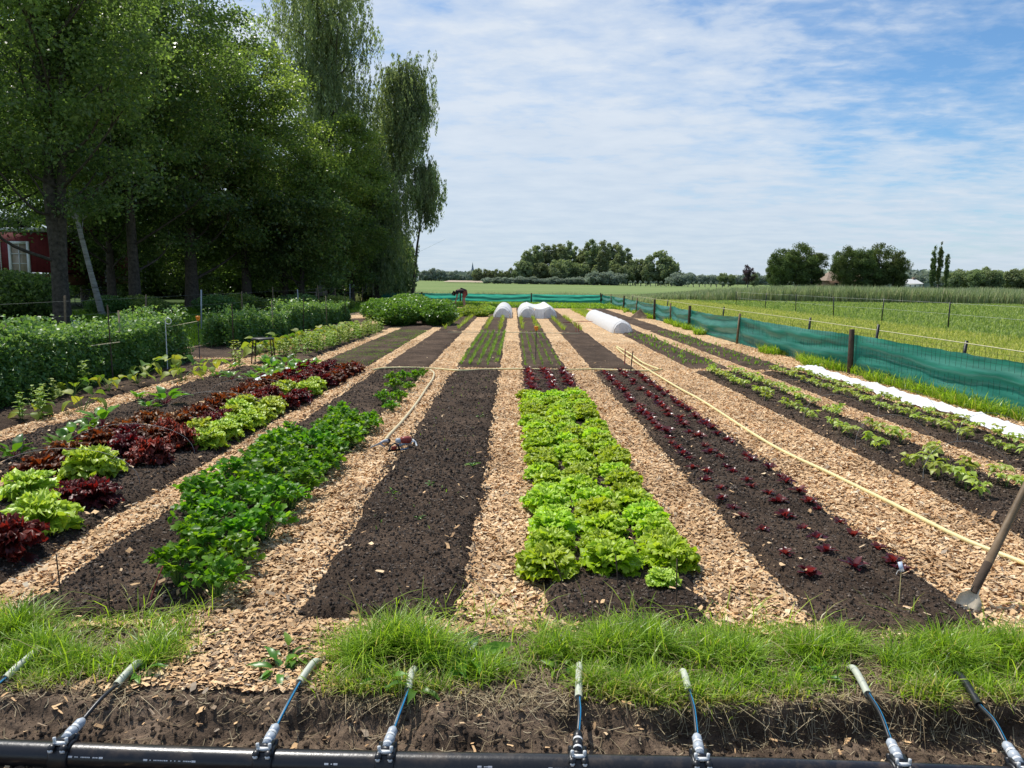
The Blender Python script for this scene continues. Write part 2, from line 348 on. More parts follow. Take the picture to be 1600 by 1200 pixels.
for k, (xl, xr, secs) in BEDS.items():
    for (a, b) in secs:
        near = b < 15; st = .02 if near else (.045 if b < 26 else .12)
        xs = np.arange(xl-.12, xr+.121, st if near or b < 26 else .06)
        yy = [a-.1]; 
        while yy[-1] < b+.1: yy.append(yy[-1]+(st*max(1, yy[-1]/6) if near else st*1.6))
        def zf(X, Y, xl=xl, xr=xr, a=a, b=b):
            h, e = bed_h(X, Y, xl, xr, a, b); return h+bed_noise(X, Y)*sst(-.05, .08, e)
        o = link('soil_bed', gridmesh('soil_bed', xs, np.array(yy), zf, M['soil'])); tag(o, kind='structure')
# front bank and trench
def bank_edge(X): return 2.74+(fbm(X*1.6, X*0, 21, 3)-.5)*.12+(fbm(X*9, X*0, 22, 3)-.5)*.05+np.where(X < -1.35, -.02, 0)
def bank_z(X, Y):
    e = bank_edge(X)
    drop = .088+.05*(fbm(X*1.1, X*0, 23, 2)-.5)
    low = -drop+(fbm(X*4, Y*4, 24, 4)-.5)*.06+(fbm(X*18, Y*18, 25, 4)-.5)*.05+(fbm(X*45, Y*45, 28, 2)-.5)*.014+.10*sst(2.50, 2.74, Y)*sst(.42, .75, fbm(X*2.2, Y*3, 29, 3))
    top = .005+(fbm(X*5, Y*5, 26, 3)-.5)*.03+(fbm(X*22, Y*22, 27, 3)-.5)*.02-.02*sst(3.3, 3.6, Y)
    wv = .02+.16*sst(.48, .72, fbm(X*2.0, X*0+4, 30, 2))
    t = sst(-wv, .03, Y-e)
    low = low-.03*np.exp(-((Y-e+.07)/.04)**2)
    return low*(1-t)+top*t
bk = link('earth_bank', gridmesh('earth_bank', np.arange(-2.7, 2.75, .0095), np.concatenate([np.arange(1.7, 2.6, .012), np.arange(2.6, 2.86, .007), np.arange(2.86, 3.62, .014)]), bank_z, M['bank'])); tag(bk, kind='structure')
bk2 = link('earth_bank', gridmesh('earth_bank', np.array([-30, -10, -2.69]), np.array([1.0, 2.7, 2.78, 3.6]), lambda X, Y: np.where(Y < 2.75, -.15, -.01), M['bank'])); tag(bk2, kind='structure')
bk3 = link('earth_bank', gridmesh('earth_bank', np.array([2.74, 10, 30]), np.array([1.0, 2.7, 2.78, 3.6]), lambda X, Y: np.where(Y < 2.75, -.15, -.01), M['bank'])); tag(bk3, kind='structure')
# ------------------------------------------------------------------ chips: real flat splinters
def in_bed(X, Y, marg=0.0):
    r = np.full(X.shape, -1.0)
    for k, (xl, xr, secs) in BEDS.items():
        for (a, b) in secs:
            s = (X > xl-.15) & (X < xr+.15) & (Y > a-.15) & (Y < b+.15)
            if s.any():
                h, e = bed_h(X[s], Y[s], xl, xr, a, b); r[s] = np.maximum(r[s], e)
    return r
def chips(name, X, Y, Z, seed, lmin=.014, lmax=.05, tilt=.35, dark=0.0):
    g = rs(seed); n = len(X); L = (lmin+(lmax-lmin)*g.rand(n)**1.8)*.5; W = L*(.22+.33*g.rand(n)); a = g.rand(n)*2*PI
    cu = np.stack([np.cos(a), np.sin(a), g.randn(n)*tilt], 1); cu /= np.linalg.norm(cu, axis=1)[:, None]
    w = np.stack([-np.sin(a), np.cos(a), g.randn(n)*tilt], 1); w /= np.linalg.norm(w, axis=1)[:, None]
    c = np.stack([X, Y, Z], 1); nr = np.cross(cu, w)
    j = lambda s: (1+s*(g.rand(n)-.5))[:, None]
    k = nr*(W*.35*(g.rand(n)-.3))[:, None]
    v = np.stack([c-cu*L[:, None]*j(.3)-w*W[:, None]*j(1.1), c-w*W[:, None]*j(.8)+k, c+cu*L[:, None]*j(.3)-w*W[:, None]*j(1.5), c+cu*L[:, None]*j(.5)+w*W[:, None]*j(1.3), c+w*W[:, None]*j(.8)+k, c-cu*L[:, None]*j(.5)+w*W[:, None]*j(1.4)], 1).reshape(-1, 3)
    b = np.arange(n)[:, None]*6; Q = np.concatenate([b+np.array([[0, 1, 4, 5]]), b+np.array([[1, 2, 3, 4]])])
    r = np.clip(g.beta(2.2, 2, n)-dark*g.rand(n), 0, 1)
    return link(name, mk_mesh(name, v, Q, M['chip'], np.repeat(r, 6), smooth=False))
g = rs(11)
XX = []; YY = []
for (y0, y1, dens) in ((3.3, 5.2, 6500), (5.2, 7.5, 5000), (7.5, 10.5, 3200), (10.5, 14.5, 1700), (14.5, 20, 900)):
    hw = y1*.70; x0, x1 = max(-7.2, -hw), min(6.2, hw); n = int(dens*(x1-x0)*(y1-y0))
    x = x0+(x1-x0)*g.rand(n); y = y0+(y1-y0)*g.rand(n)
    e = in_bed(x, y); keep = e < -.01+.018*g.randn(n)+.03*(fbm(x*10, y*10, 33, 2)-.5)
    # thin scatter inside the beds
    keep |= (g.rand(n) < np.where(e > 0, .012*np.exp(-e*9)+.0016, 0))
    XX.append(x[keep]); YY.append(y[keep])
x = np.concatenate(XX); y = np.concatenate(YY)
z = np.array((fbm(x*3, y*3, 2, 3)-.5)*.012)+.004+.024*g.rand(len(x))**1.3
e = in_bed(x, y); z = np.where(e > -.03, .006+.068*sst(-.03, .09, e)-.03+.012+bed_noise(x, y)*sst(-.05, .08, e)+.012*g.rand(len(x)), z)
sz = 1
tag(chips('wood_chips', x, y, np.maximum(z, .004), 12, .013, .05), 'pale tan and pinkish wood chips strewn over the garden paths', 'wood chips', kind='stuff')
# chips over the grass strip where the path meets the bank
n = 9000; y = 2.62+1.0*g.rand(n); cx = -1.12+.12*(y-2.7); x = cx+g.randn(n)*(.30-.05*(y-2.7))
k = (np.abs(x-cx) < .62) & ((y > 2.79) | (g.rand(n) < .02)); x, y = x[k], y[k]
xs_ = np.concatenate([x, -2.6+5.2*g.rand(260)]); ys_ = np.concatenate([y, 2.2+.6*g.rand(260)**.7])
x2 = np.concatenate([-.02+.16*g.randn(1300), 1.25+.14*g.randn(1300), 2.5+.15*g.randn(900), -.35+.1*g.randn(500)]); y2 = np.concatenate([3.28+.22*g.rand(1300), 3.28+.22*g.rand(1300), 3.3+.2*g.rand(900), 3.3+.2*g.rand(500)])
xs_ = np.concatenate([xs_, x2]); ys_ = np.concatenate([ys_, y2])
tag(chips('wood_chips', xs_, ys_, bank_z(xs_, ys_)+.006+.014*g.rand(len(xs_)), 13, .012, .042, .3, .25), 'wood chips spilling over the earth bank between the grass tufts', 'wood chips', kind='stuff')
# ------------------------------------------------------------------ soil crumbs
def crumbs(name, X, Y, Z, S, seed, mat, lo=0, hi=1):
    g = rs(seed); n = len(X)
    base = np.array([[1, 0, 0], [0, 1, 0], [-1, 0, 0], [0, -1, 0], [0, 0, .8], [0, 0, -.8]], float)
    v = base[None]*(.6+.7*g.rand(n, 6, 1)); a = g.rand(n)*2*PI; c, s = np.cos(a), np.sin(a)
    v = np.stack([v[..., 0]*c[:, None]-v[..., 1]*s[:, None], v[..., 0]*s[:, None]+v[..., 1]*c[:, None], v[..., 2]], -1)
    v = v*S[:, None, None]+np.stack([X, Y, Z], 1)[:, None, :]
    t = np.array([[0, 1, 4], [1, 2, 4], [2, 3, 4], [3, 0, 4], [1, 0, 5], [2, 1, 5], [3, 2, 5], [0, 3, 5]])
    T = (np.arange(n)[:, None, None]*6+t[None]).reshape(-1, 3)
    return link(name, mk_mesh(name, v.reshape(-1, 3), None, mat, np.repeat(lo+(hi-lo)*g.rand(n)**1.5, 6), T=T, smooth=False))
g = rs(31); XX = []; YY = []; SS = []
for (y0, y1, dens) in ((3.4, 5.5, 4200), (5.5, 8, 2600), (8, 13.5, 1100)):
    for k, (xl, xr, secs) in BEDS.items():
        if k == 'Y': continue
        n = int(dens*(xr-xl+.1)*(y1-y0)); x = xl-.05+(xr-xl+.1)*g.rand(n); y = y0+(y1-y0)*g.rand(n)
        k_ = (in_bed(x, y) > .01-.035*np.abs(rs(n).randn(n))) & (np.abs(x) < y*.72); XX.append(x[k_]); YY.append(y[k_]); SS.append((.003+.009*g.rand(k_.sum())**3)*(1 if y0 < 5 else 1.3))
x = np.concatenate(XX); y = np.concatenate(YY); S = np.concatenate(SS); e = in_bed(x, y)
z = np.maximum(-.03+.068*sst(-.03, .09, e), .018*(e < .02))+bed_noise(x, y)*sst(-.05, .08, e)+S*.4
tag(crumbs('soil_crumbs', x, y, z, S, 32, M['crumb']), 'loose dark soil crumbs covering the planting beds', 'soil', kind='stuff')
n = 26000; x = -2.65+5.35*g.rand(n); y = 2.0+1.5*g.rand(n)**.8; S = .0025+.011*g.rand(n)**4
M['clod'] = matte_from('brown clod', lambda nt: ramp(nt, attr(nt), [(0, (.04, .028, .02)), (.6, (.11, .078, .052)), (1, (.2, .145, .10))]).outputs[0], .95, .12)
tag(crumbs('earth_clods', x, y, bank_z(x, y)+S*.3, S, 33, M['clod']), 'brown crumbly clods on the earth bank and trench floor', 'earth', kind='stuff')
# ------------------------------------------------------------------ blades
def blades(name, X, Y, Z, H, W, bend, mat, seed, rnd=None, lean=None):
    g = rs(seed); n = len(X); a = g.rand(n)*2*PI
    H = np.broadcast_to(H, n)*(.7+.5*g.rand(n)); b = np.broadcast_to(bend, n)*(.2+1.1*g.rand(n))
    dx, dy = np.cos(a), np.sin(a)
    if lean is not None: dx = dx+lean[0]; dy = dy+lean[1]
    a2 = a+PI/2+g.randn(n)*.4; wx, wy = np.cos(a2)*W/2, np.sin(a2)*W/2
    V = []
    for t, wt in ((0, .8), (.4, 1), (.75, .7), (1, .12)):
        cx = X+dx*H*b*t*t; cy = Y+dy*H*b*t*t; cz = Z+H*t*(1-.45*b*t)
        V += [np.stack([cx-wx*wt, cy-wy*wt, cz], 1), np.stack([cx+wx*wt, cy+wy*wt, cz], 1)]
    V = np.stack(V, 1).reshape(-1, 3); q = np.array([[0, 1, 3, 2], [2, 3, 5, 4], [4, 5, 7, 6]])
    Q = (np.arange(n)[:, None, None]*8+q[None]).reshape(-1, 4)
    r = g.rand(n) if rnd is None else rnd
    return link(name, mk_mesh(name, V, Q, mat, np.repeat(r, 8)))
g = rs(41)
# grass strip: tussocks
def tuss(cx, cy, sx, sy, n, h, seed):
    q = rs(seed); return cx+sx*q.randn(n), cy+sy*q.randn(n), np.full(n, h)*(1-.25*q.rand(n))
T_ = []
for i in range(105):   # base cover on both sides of the chip fan
    x0 = -2.6+5.2*g.rand(); y0 = 2.84+.56*g.rand()
    c = -1.12+.12*(y0-2.7)
    if abs(x0-c) < .33: continue
    hh = .05+.06*g.rand(); dn = 42
    if x0 < -1.4: hh *= 1.0; y0 += .08
    if 3.1 < y0 and (abs(x0+.1) < .12): dn = 15
    T_.append(tuss(x0, y0, .075, .06, int(dn*3.2), hh, 100+i))
for (px, py, n, h) in ((560, 1010, 1500, .17), (620, 1000, 2400, .20), (680, 1010, 1800, .17), (740, 1030, 1500, .13), (560, 1050, 1300, .12), (650, 1060, 1700, .13), (880, 1000, 1500, .13), (950, 1000, 2000, .15), (1010, 990, 2000, .16), (1090, 1000, 1700, .14), (1150, 1010, 1300, .12), (930, 1050, 1700, .13), (1010, 1060, 2200, .14), (1080, 1060, 1300, .11), (1160, 1060, 1300, .10), (1260, 1000, 1700, .12), (1320, 990, 1000, .12), (1420, 1020, 1700, .15), (1480, 1010, 1700, .16), (1550, 1000, 2200, .16), (1600, 1010, 1500, .16), (1440, 1060, 1500, .14), (1550, 1060, 1100, .12), (1240, 1060, 1100, .09),
                      (30, 970, 1300, .15), (60, 1000, 1300, .14), (10, 1020, 1000, .12), (110, 1010, 1000, .11), (170, 1020, 1100, .11), (230, 1010, 1100, .12), (270, 985, 500, .11), (70, 1040, 700, .08)):
    x0, y0 = P(px, py+25); T_.append(tuss(x0, y0, .055, .045, int(n*.62*.8), h*(.84 if py > 1030 else 1.2), px*7+py))
x = np.concatenate([t[0] for t in T_]); y = np.concatenate([t[1] for t in T_]); h = np.concatenate([t[2] for t in T_])
k = (y > bank_edge(x)+.0) & (y < 3.75) & ((fbm(x*5, y*5, 49, 3) > .40) | (rs(50).rand(len(x)) < .35)) & (np.abs(x) < 2.7); x, y, h = x[k], y[k], h[k]
rn = rs(43).rand(len(x))*.86; dry = rs(44).rand(len(x)) < (.07+.55*sst(.16, .0, y-bank_edge(x))); rn[dry] = .88+.12*rs(45).rand(dry.sum())
tag(blades('grass', x, y, bank_z(x, y)-.005, h*(.55+.6*fbm(x*9, y*9, 47, 2)+.35*rs(46).rand(len(x))**4), .0046, 1.0, M['grass'], 42, rn), 'sunlit green grass tufts along the edge of the earth bank', 'grass', kind='stuff')
q = rs(91); n = 900; x = -2.55+5.2*q.rand(n); y = 2.82+.75*q.rand(n); c = -1.12+.12*(y-2.7); k = (np.abs(x-c) > .36) & (fbm(x*3, y*3, 92, 2) > .42); x, y = x[k], y[k]
tag(blades('grass', x, y, bank_z(x, y)-.005, .15+.12*q.rand(len(x))**2, .0052, 1.15, M['grass'], 93, .4+.55*q.rand(len(x))), 'long arching single grass blades rising out of the tufts', 'grass', kind='stuff')
# dry straw lying on the bank and hanging over it
n = 4200; x = -2.6+5.3*g.rand(n); e = bank_edge(x); y = e+np.where(g.rand(n) < .55, -.05+.10*g.rand(n), -.55*g.rand(n))
k = (fbm(x*2.5, y*2.5, 48, 2) > .42) | (g.rand(n) < .25); x, y = x[k], y[k]; n = len(x)
V = []; a = g.rand(n)*2*PI; L = .03+.10*g.rand(n)**2; up = g.rand(n)*.35*L; z0 = bank_z(x, y)+.004
st = []
for i_, t in enumerate((-.5, 0, .5)):
    cx = x+np.cos(a+t*.5)*L*t; cy = y+np.sin(a+t*.5)*L*t; cz = np.maximum(bank_z(cx, cy)+.004, z0+up*(t-.1)*1.0)
    px_, py_ = -np.sin(a)*.0011, np.cos(a)*.0011
    st += [np.stack([cx-px_, cy-py_, cz], 1), np.stack([cx+px_, cy+py_, cz+.0008], 1)]
V = np.stack(st, 1).reshape(-1, 3); Q = (np.arange(n)[:, None, None]*6+np.array([[0, 1, 3, 2], [2, 3, 5, 4]])[None]).reshape(-1, 4)
tag(link('dry_straw', mk_mesh('dry_straw', V, Q, M['straw'], np.repeat(g.rand(n), 6))), 'dry straw and roots lying along the cut edge of the bank', 'straw', kind='stuff')
# grass along the right fence foot, back fence foot, left verge
def strip(n, x0, x1, y0, y1, seed, pw=1.0):
    q = rs(seed); y = y0+(y1-y0)*q.rand(n)**pw; x = x0+(x1-x0)*q.rand(n); return x, y
x, y = strip(60000, 5.6, 6.15, 5.5, 50, 51, 1.7); cl = fbm(x*1.6, y*.8, 52, 3); k = (cl > .40+.45*np.abs(x-6.1)/.5); x, y, cl = x[k], y[k], cl[k]
k2_ = rs(77).rand(len(x)) < .25+.75*sst(.45, .6, cl); x, y, cl = x[k2_], y[k2_], cl[k2_]
tag(blades('grass', x, y, 0*x+.01, .08+.22*rs(78).rand(len(x))**1.5, .006+.0004*y, .9, M['grass'], 53, rs(54).rand(len(x))*.95), 'green grass growing along the foot of the green windbreak fence', 'grass', kind='stuff')
x, y = strip(16000, -8, 6, 44.4, 52.7, 55); tag(blades('grass', x, y, 0*x, .16, .03, .6, M['grass'], 56, rs(57).rand(len(x))*.85), 'grass strip before the far windbreak fence', 'grass', kind='stuff')
x, y = strip(60000, -19, -7.3, 9, 50, 58, 1.3); tag(blades('grass', x, y, 0*x-.03, .17, .02, .8, M['grass'], 59, rs(60).rand(len(x))*.6), 'shaded rough grass under the big trees', 'grass', kind='stuff')
# cereal, crop and reeds
x, y = strip(110000, 6.9, 15.4, 8.3, 66, 61, 1.6); tag(blades('cereal_stalks', x, y, 0*x-.02, .15, .007+.0007*y, .5, M['wheat'], 62), 'yellowing low cereal beside the green fence', 'cereal', kind='stuff')
x, y = strip(90000, 14.6, 60, 19, 68, 63, 1.2); k = x < y*.72; x, y = x[k], y[k]; tag(blades('crop_plants', x, y, 0*x-.06, .22, .02+.0009*y, .5, M['crop'], 64), 'even green crop beyond the thin wire fence', 'crop', kind='stuff')
q = rs(65); n = 52000; x = 5+50*q.rand(n); y = 66.5+9*q.rand(n)+np.where(x < 20, -.2*(20-x)*0, 0); hh = .40+.95*sst(9, 26, x)*(.75+.5*fbm(x*.25, y*.3, 66, 3))
tag(blades('reed_bed', x, y, 0*x-.06, hh, .055, .28, M['reed'], 67), 'tall grey green reeds along the ditch behind the crop', 'reeds', kind='stuff')
q = rs(68); n = 26000; x = -12+22*q.rand(n); y = 54.5+8*q.rand(n); rr = .35+.65*q.rand(n)
tag(blades('tall_grass', x, y, 0*x-.06, .62*(.6+.8*fbm(x*.5, y*.5, 69, 3)), .035, .35, M['reed'], 70, rr), 'tall brownish seeding grass behind the far windbreak', 'grass', kind='stuff')
# ================================================================== PLANTS
def leaf(acc, L, W, prof, loc=(0, 0, 0), yaw=0, pitch=.5, roll=0, n=6, fold=.25, droop=.3, wave=0, r=.5, g=None, m=0, twist=0):
    s = np.linspace(0, 1, n); w = np.maximum(prof(s), .03)*W/2
    x = L*s; z = -droop*L*s*s
    ph = 0 if g is None else g.rand()*6
    wz = fold*w+wave*L*np.sin(s*11+ph); wz2 = fold*w+wave*L*np.sin(s*9+ph+2)
    mid = np.stack([x, 0*x, z], 1); l = np.stack([x+.12*w, w, z+wz], 1); rr = np.stack([x+.12*w, -w, z+wz2], 1)
    V = np.stack([l, mid, rr], 1).reshape(-1, 3)@rotm(yaw, pitch, roll).T+np.array(loc)
    Q = []
    for i in range(n-1): Q += [[3*i, 3*i+1, 3*i+4, 3*i+3], [3*i+1, 3*i+2, 3*i+5, 3*i+4]]
    acc.add(V, Q, r, m); return V
heart = lambda s: np.sin(PI*np.clip(s*.93+.07, 0, 1)**.62)*1.0
oval = lambda s: np.sin(PI*np.clip(s*.94+.05, 0, 1)**.85)
spoon = lambda s: np.sin(PI*np.clip(s*.95+.03, 0, 1)**1.4)
def lobed(k, d): return lambda s: np.sin(PI*np.clip(s*.94+.05, 0, 1)**.8)*(1-d+d*np.cos(s*k*2*PI)**2*1.0)
def frill_leaf(acc, L, W, yaw, pitch, curl, g, amp=.02, nu=19, nv=7, r=.5, m=0, base=(0, 0, 0), freq=5.0, tipw=1.0):
    s = np.linspace(.04, 1, nv+1)[:, None]; t = np.linspace(-1, 1, nu)[None, :]
    ph = g.rand()*6
    w = W*(.16+.84*s**.9*tipw)*np.sqrt(np.clip(1.02-.0*s, 0, 1))
    rad = L*s
    ang = pitch-curl*s*s           # direction of growth bends outward
    ds = np.gradient(rad, axis=0) if False else None
    # integrate profile
    ss = s[:, 0]; stp = np.diff(np.concatenate([[0], ss]))*L; an = pitch-curl*ss**1.5
    px = np.cumsum(np.cos(an)*stp); pz = np.cumsum(np.sin(an)*stp)
    f = (1-.30*t*t*s)
    X = px[:, None]*f; Z = pz[:, None]*f+.28*W*(t*t)*s*.8
    Y = t*w/2
    fr = amp*(s**2.2)
    rim = np.clip(np.maximum(s**3, (np.abs(t)**3)*np.minimum(1, s*1.6)), 0, 1); arc = t*(1+.8*s)+.9*np.sign(t)*(1-s)
    nrm = np.stack([-np.sin(an), np.cos(an)], 1)
    d1 = amp*rim*(np.sin(arc*freq*PI+ph)+.7*np.sin(arc*freq*2.3*PI+ph*2))+amp*.35*g.randn(nv+1, nu)*rim+amp*.4*np.sin(s*8+t*5+ph)*(s > .2)
    d2 = amp*rim*(np.cos(arc*freq*2.1*PI+ph*3)*.7+.35*g.randn(nv+1, nu))
    X = X+nrm[:, :1]*d1+np.cos(an)[:, None]*d2; Z = Z+nrm[:, 1:]*d1+np.sin(an)[:, None]*d2
    Y = Y+amp*rim*.9*np.cos(arc*freq*1.7*PI+ph)+amp*.3*rim*g.randn(nv+1, nu)
    V = np.stack([X, Y, Z], -1).reshape(-1, 3)@rotm(yaw, 0, 0).T+np.array(base)
    i = np.arange(nv)[:, None]*nu; j = np.arange(nu-1)[None, :]
    Q = np.stack([i+j, i+j+1, i+nu+j+1, i+nu+j], -1).reshape(-1, 4)
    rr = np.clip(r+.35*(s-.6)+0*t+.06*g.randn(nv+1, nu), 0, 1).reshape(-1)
    acc.add(V, Q, rr, m)
def lettuce_mesh(name, mat, seed, Rr=.165, Hh=.16, amp=.011, n=(8, 9, 8, 6), freq=3.2, W=.17, rbase=.55, stub=True):
    g = rs(seed); a = Acc(); y0 = g.rand()*6
    for ring, (k, pitch, curl, Lf) in enumerate(zip(n, (.30, .72, 1.10, 1.42), (.50, 1.05, 1.35, 1.3), (.92, .95, .86, .68))):
        for i in range(k):
            L = Rr*Lf*(1.05+.25*g.rand()); 
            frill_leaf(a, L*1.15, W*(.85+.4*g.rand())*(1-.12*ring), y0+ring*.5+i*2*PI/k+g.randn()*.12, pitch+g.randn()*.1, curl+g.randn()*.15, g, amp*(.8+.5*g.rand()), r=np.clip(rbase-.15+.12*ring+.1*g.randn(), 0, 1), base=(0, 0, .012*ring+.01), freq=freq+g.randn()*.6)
    m = a.mesh(name, mat); 
    return m
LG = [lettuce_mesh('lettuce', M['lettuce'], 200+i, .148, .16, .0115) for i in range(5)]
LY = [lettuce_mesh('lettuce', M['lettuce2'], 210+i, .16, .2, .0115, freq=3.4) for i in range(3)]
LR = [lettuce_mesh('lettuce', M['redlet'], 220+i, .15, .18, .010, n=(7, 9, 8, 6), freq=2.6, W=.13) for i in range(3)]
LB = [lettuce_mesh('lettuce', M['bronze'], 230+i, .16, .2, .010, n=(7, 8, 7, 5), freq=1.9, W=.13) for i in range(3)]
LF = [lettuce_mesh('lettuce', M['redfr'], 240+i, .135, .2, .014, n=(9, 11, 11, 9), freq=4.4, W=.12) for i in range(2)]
ORD = ['first', 'second', 'third', 'fourth', 'fifth', 'sixth', 'seventh', 'eighth', 'ninth', 'tenth', 'eleventh', 'twelfth', 'thirteenth', 'fourteenth', 'fifteenth', 'sixteenth', 'seventeenth', 'eighteenth', 'nineteenth', 'twentieth', 'twenty-first', 'twenty-second', 'twenty-third', 'twenty-fourth', 'twenty-fifth', 'twenty-sixth', 'twenty-seventh', 'twenty-eighth', 'twenty-ninth', 'thirtieth'] + ['thirty-'+w for w in ('first', 'second', 'third', 'fourth', 'fifth', 'sixth', 'seventh', 'eighth', 'ninth')] + ['fortieth']
SIDE3 = ['left', 'middle', 'right']
def put(name, mesh, x, y, rz, s, label, cat, group=None, dz=0, tilt=0):
    o = link(name, mesh); o.location = (x, y, gz(x, y)+dz-.008); o.rotation_euler = (tilt*math.cos(rz), tilt*math.sin(rz), rz); o.scale = (s, s, s*(1.22 if name == 'lettuce' and x < -2 else 1.0))
    return tag(o, label, cat, group)
g = rs(301)
# dense green bed D: hexagonal rows, 3 across
row = 0; y = 3.98
while y < 10.45:
    for k, x in enumerate((.28, .58, .88)):
        yy = y+(.05 if k == 1 else 0)+g.randn()*.025; xx = x-.02+g.randn()*.03; s = .77+.21*g.rand()
        if row > 2 and g.rand() < .045: continue
        if row == 0 and k == 2: yy += .14
        if row == 0: s = 1.03 if k < 2 else .98
        if row == 1 and k == 1: s = .72
        if row == 6 and k == 1: s = .8
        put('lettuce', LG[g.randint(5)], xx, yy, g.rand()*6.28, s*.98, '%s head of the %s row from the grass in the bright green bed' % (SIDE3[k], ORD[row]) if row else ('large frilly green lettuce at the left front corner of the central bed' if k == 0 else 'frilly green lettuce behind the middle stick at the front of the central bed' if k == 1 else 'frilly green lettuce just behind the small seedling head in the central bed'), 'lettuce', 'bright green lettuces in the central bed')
    row += 1; y += .285 if row > 1 else .33
put('lettuce', LY[0], .80, 3.82, 1, .50, 'small pale green lettuce alone at the front edge of the central bed', 'lettuce')
# red seedlings
def seedling_mesh(seed):
    q = rs(seed); a = Acc()
    for i in range(10):
        ring = i//4; leaf(a, .075*(1-.12*ring)*(.8+.4*q.rand()), .042, spoon, (0, 0, .008), i*2.4+q.randn()*.2, .55+.35*ring, q.randn()*.2, 6, .35, .35, .05, np.clip(.35+.25*ring+.15*q.randn(), 0, 1), q)
    return a.mesh('red_lettuce_seedling', M['seedred'])
SR = [seedling_mesh(400+i) for i in range(5)]
y = 4.0; row = 0
while y < 13.3:
    for k, x in enumerate((1.57, 1.88, 2.17)):
        yy = y+(.10 if k == 1 else (-.03 if k == 2 else 0))+g.randn()*.04; xx = x+g.randn()*.025-(.06*(yy-4)/9 if k == 2 else 0)
        if g.rand() < .03 and row > 1: continue
        lab = '%s red lettuce seedling of the %s row from the spade in the dark bed' % (SIDE3[k], ORD[row])
        if row == 0 and k == 2: lab = 'red lettuce seedling right behind the white plant label'; xx, yy = 2.17, 4.07
        s_ = (.62+.35*g.rand())*(1.25 if row > 14 else 1)*(1.1 if row == 0 else 1)
        put('red_lettuce_seedling', SR[g.randint(5)], xx, yy, g.rand()*6.28, s_*1.12, lab, 'seedling', 'dark red lettuce seedlings in the bed beside the spade')
    row += 1; y += .24
y = 10.75; row = 0
while y < 13.4:
    for k, x in enumerate((.28, .58, .88)):
        put('red_lettuce_seedling', SR[g.randint(5)], x+g.randn()*.02, y+g.randn()*.03, g.rand()*6.28, 1.45+.3*g.rand(), '%s red seedling of the %s row behind the bright green lettuce block' % (SIDE3[k], ORD[row]), 'seedling', 'red lettuce seedlings between the green lettuces and the cross hose')
    row += 1; y += .30
# mixed lettuce bed A
CW = {'g': (LY, 'yellow green frilly lettuce'), 'r': (LR, 'dark red loose leaf lettuce'), 'b': (LB, 'bronze oak leaf lettuce'), 'f': (LF, 'tightly frilled crimson lettuce')}
def bedA(px, py, kind, s, lab): 
    x, y = P(px, py); put('lettuce', CW[kind][0][rs(px+py).randint(len(CW[kind][0]))], x, y, px*.1, s, lab, 'lettuce')
for (px, py, kind, s, lab) in (
    (12, 878, 'r', 1.15, 'glossy dark red lettuce lowest in the mixed bed, beside the bottom green head'),
    (66, 838, 'g', 1.2, 'large yellow green lettuce behind the lowest dark red head of the mixed bed'),
    (150, 795, 'r', .95, 'red brown lettuce with drooping leaves in front of the second large green head'),
    (112, 792, 'r', .8, 'dark bronze red lettuce squeezed between two yellow green heads'),
    (45, 785, 'g', 1.05, 'yellow green lettuce at the path side left of the brown red pair'),
    (146, 752, 'g', 1.2, 'wide frilly yellow green lettuce left of the round crimson frilled head'),
    (236, 730, 'f', 1.2, 'round crimson frilled lettuce nearest to the path'),
    (290, 708, 'f', 1.1, 'crimson frilled lettuce between the round one and a green head'),
    (262, 692, 'f', 1.0, 'crimson frilled lettuce behind the other two crimson heads'),
    (200, 716, 'r', 1.0, 'dark red lettuce left of the crimson frilled heads'),
    (205, 692, 'r', 1.0, 'dark purple red lettuce behind the crimson frilled heads'),
    (322, 705, 'g', 1.0, 'yellow green lettuce right of the crimson frilled heads'),
    (352, 690, 'g', .85, 'small yellow green lettuce drooping to the path beside crimson heads')):
    bedA(px, py, kind, s, lab)
plan = {}
g = rs(305)
rows = list(np.arange(7.1, 13.3, .30))
for ri, y in enumerate(rows):
    for k, x in enumerate((-3.42, -3.12, -2.80)):
        if y < 7.3 and k > 0: continue
        if k == 0: kd = 'b' if y < 11.0 else 'r'
        else:
            kd = 'g' if 7.2 < y < 9.1 else ('r' if y < 9.9 else ('g' if y < 10.9 and k == 2 and y > 9.8 else 'r'))
            if k == 1 and 9.8 < y < 10.5: kd = 'g'
            if k == 1 and y < 8.1 and y > 7.6: kd = 'r'
            if kd == 'r' and g.rand() < .25 and y > 11: kd = 'b'
        nm = CW[kd][1]
        put('lettuce', CW[kd][0][g.randint(len(CW[kd][0]))], x+g.randn()*.03+(.10*(y-7)/6 if k == 2 else 0), y+g.randn()*.04, g.rand()*6.28, .84+.15*g.rand(), '%s, %s one of the %s row behind the crimson heads' % (nm, SIDE3[k], ORD[ri]), 'lettuce', 'lettuces of the mixed bed towards the cross hose')
for i, (px, py) in enumerate(((60, 745), (100, 722), (150, 700), (190, 682), (230, 668), (175, 690))):
    if i < 5: bedA(px+6, py, 'b', 1.05, '%s bronze oak leaf lettuce from the front along the beet side' % ORD[i])
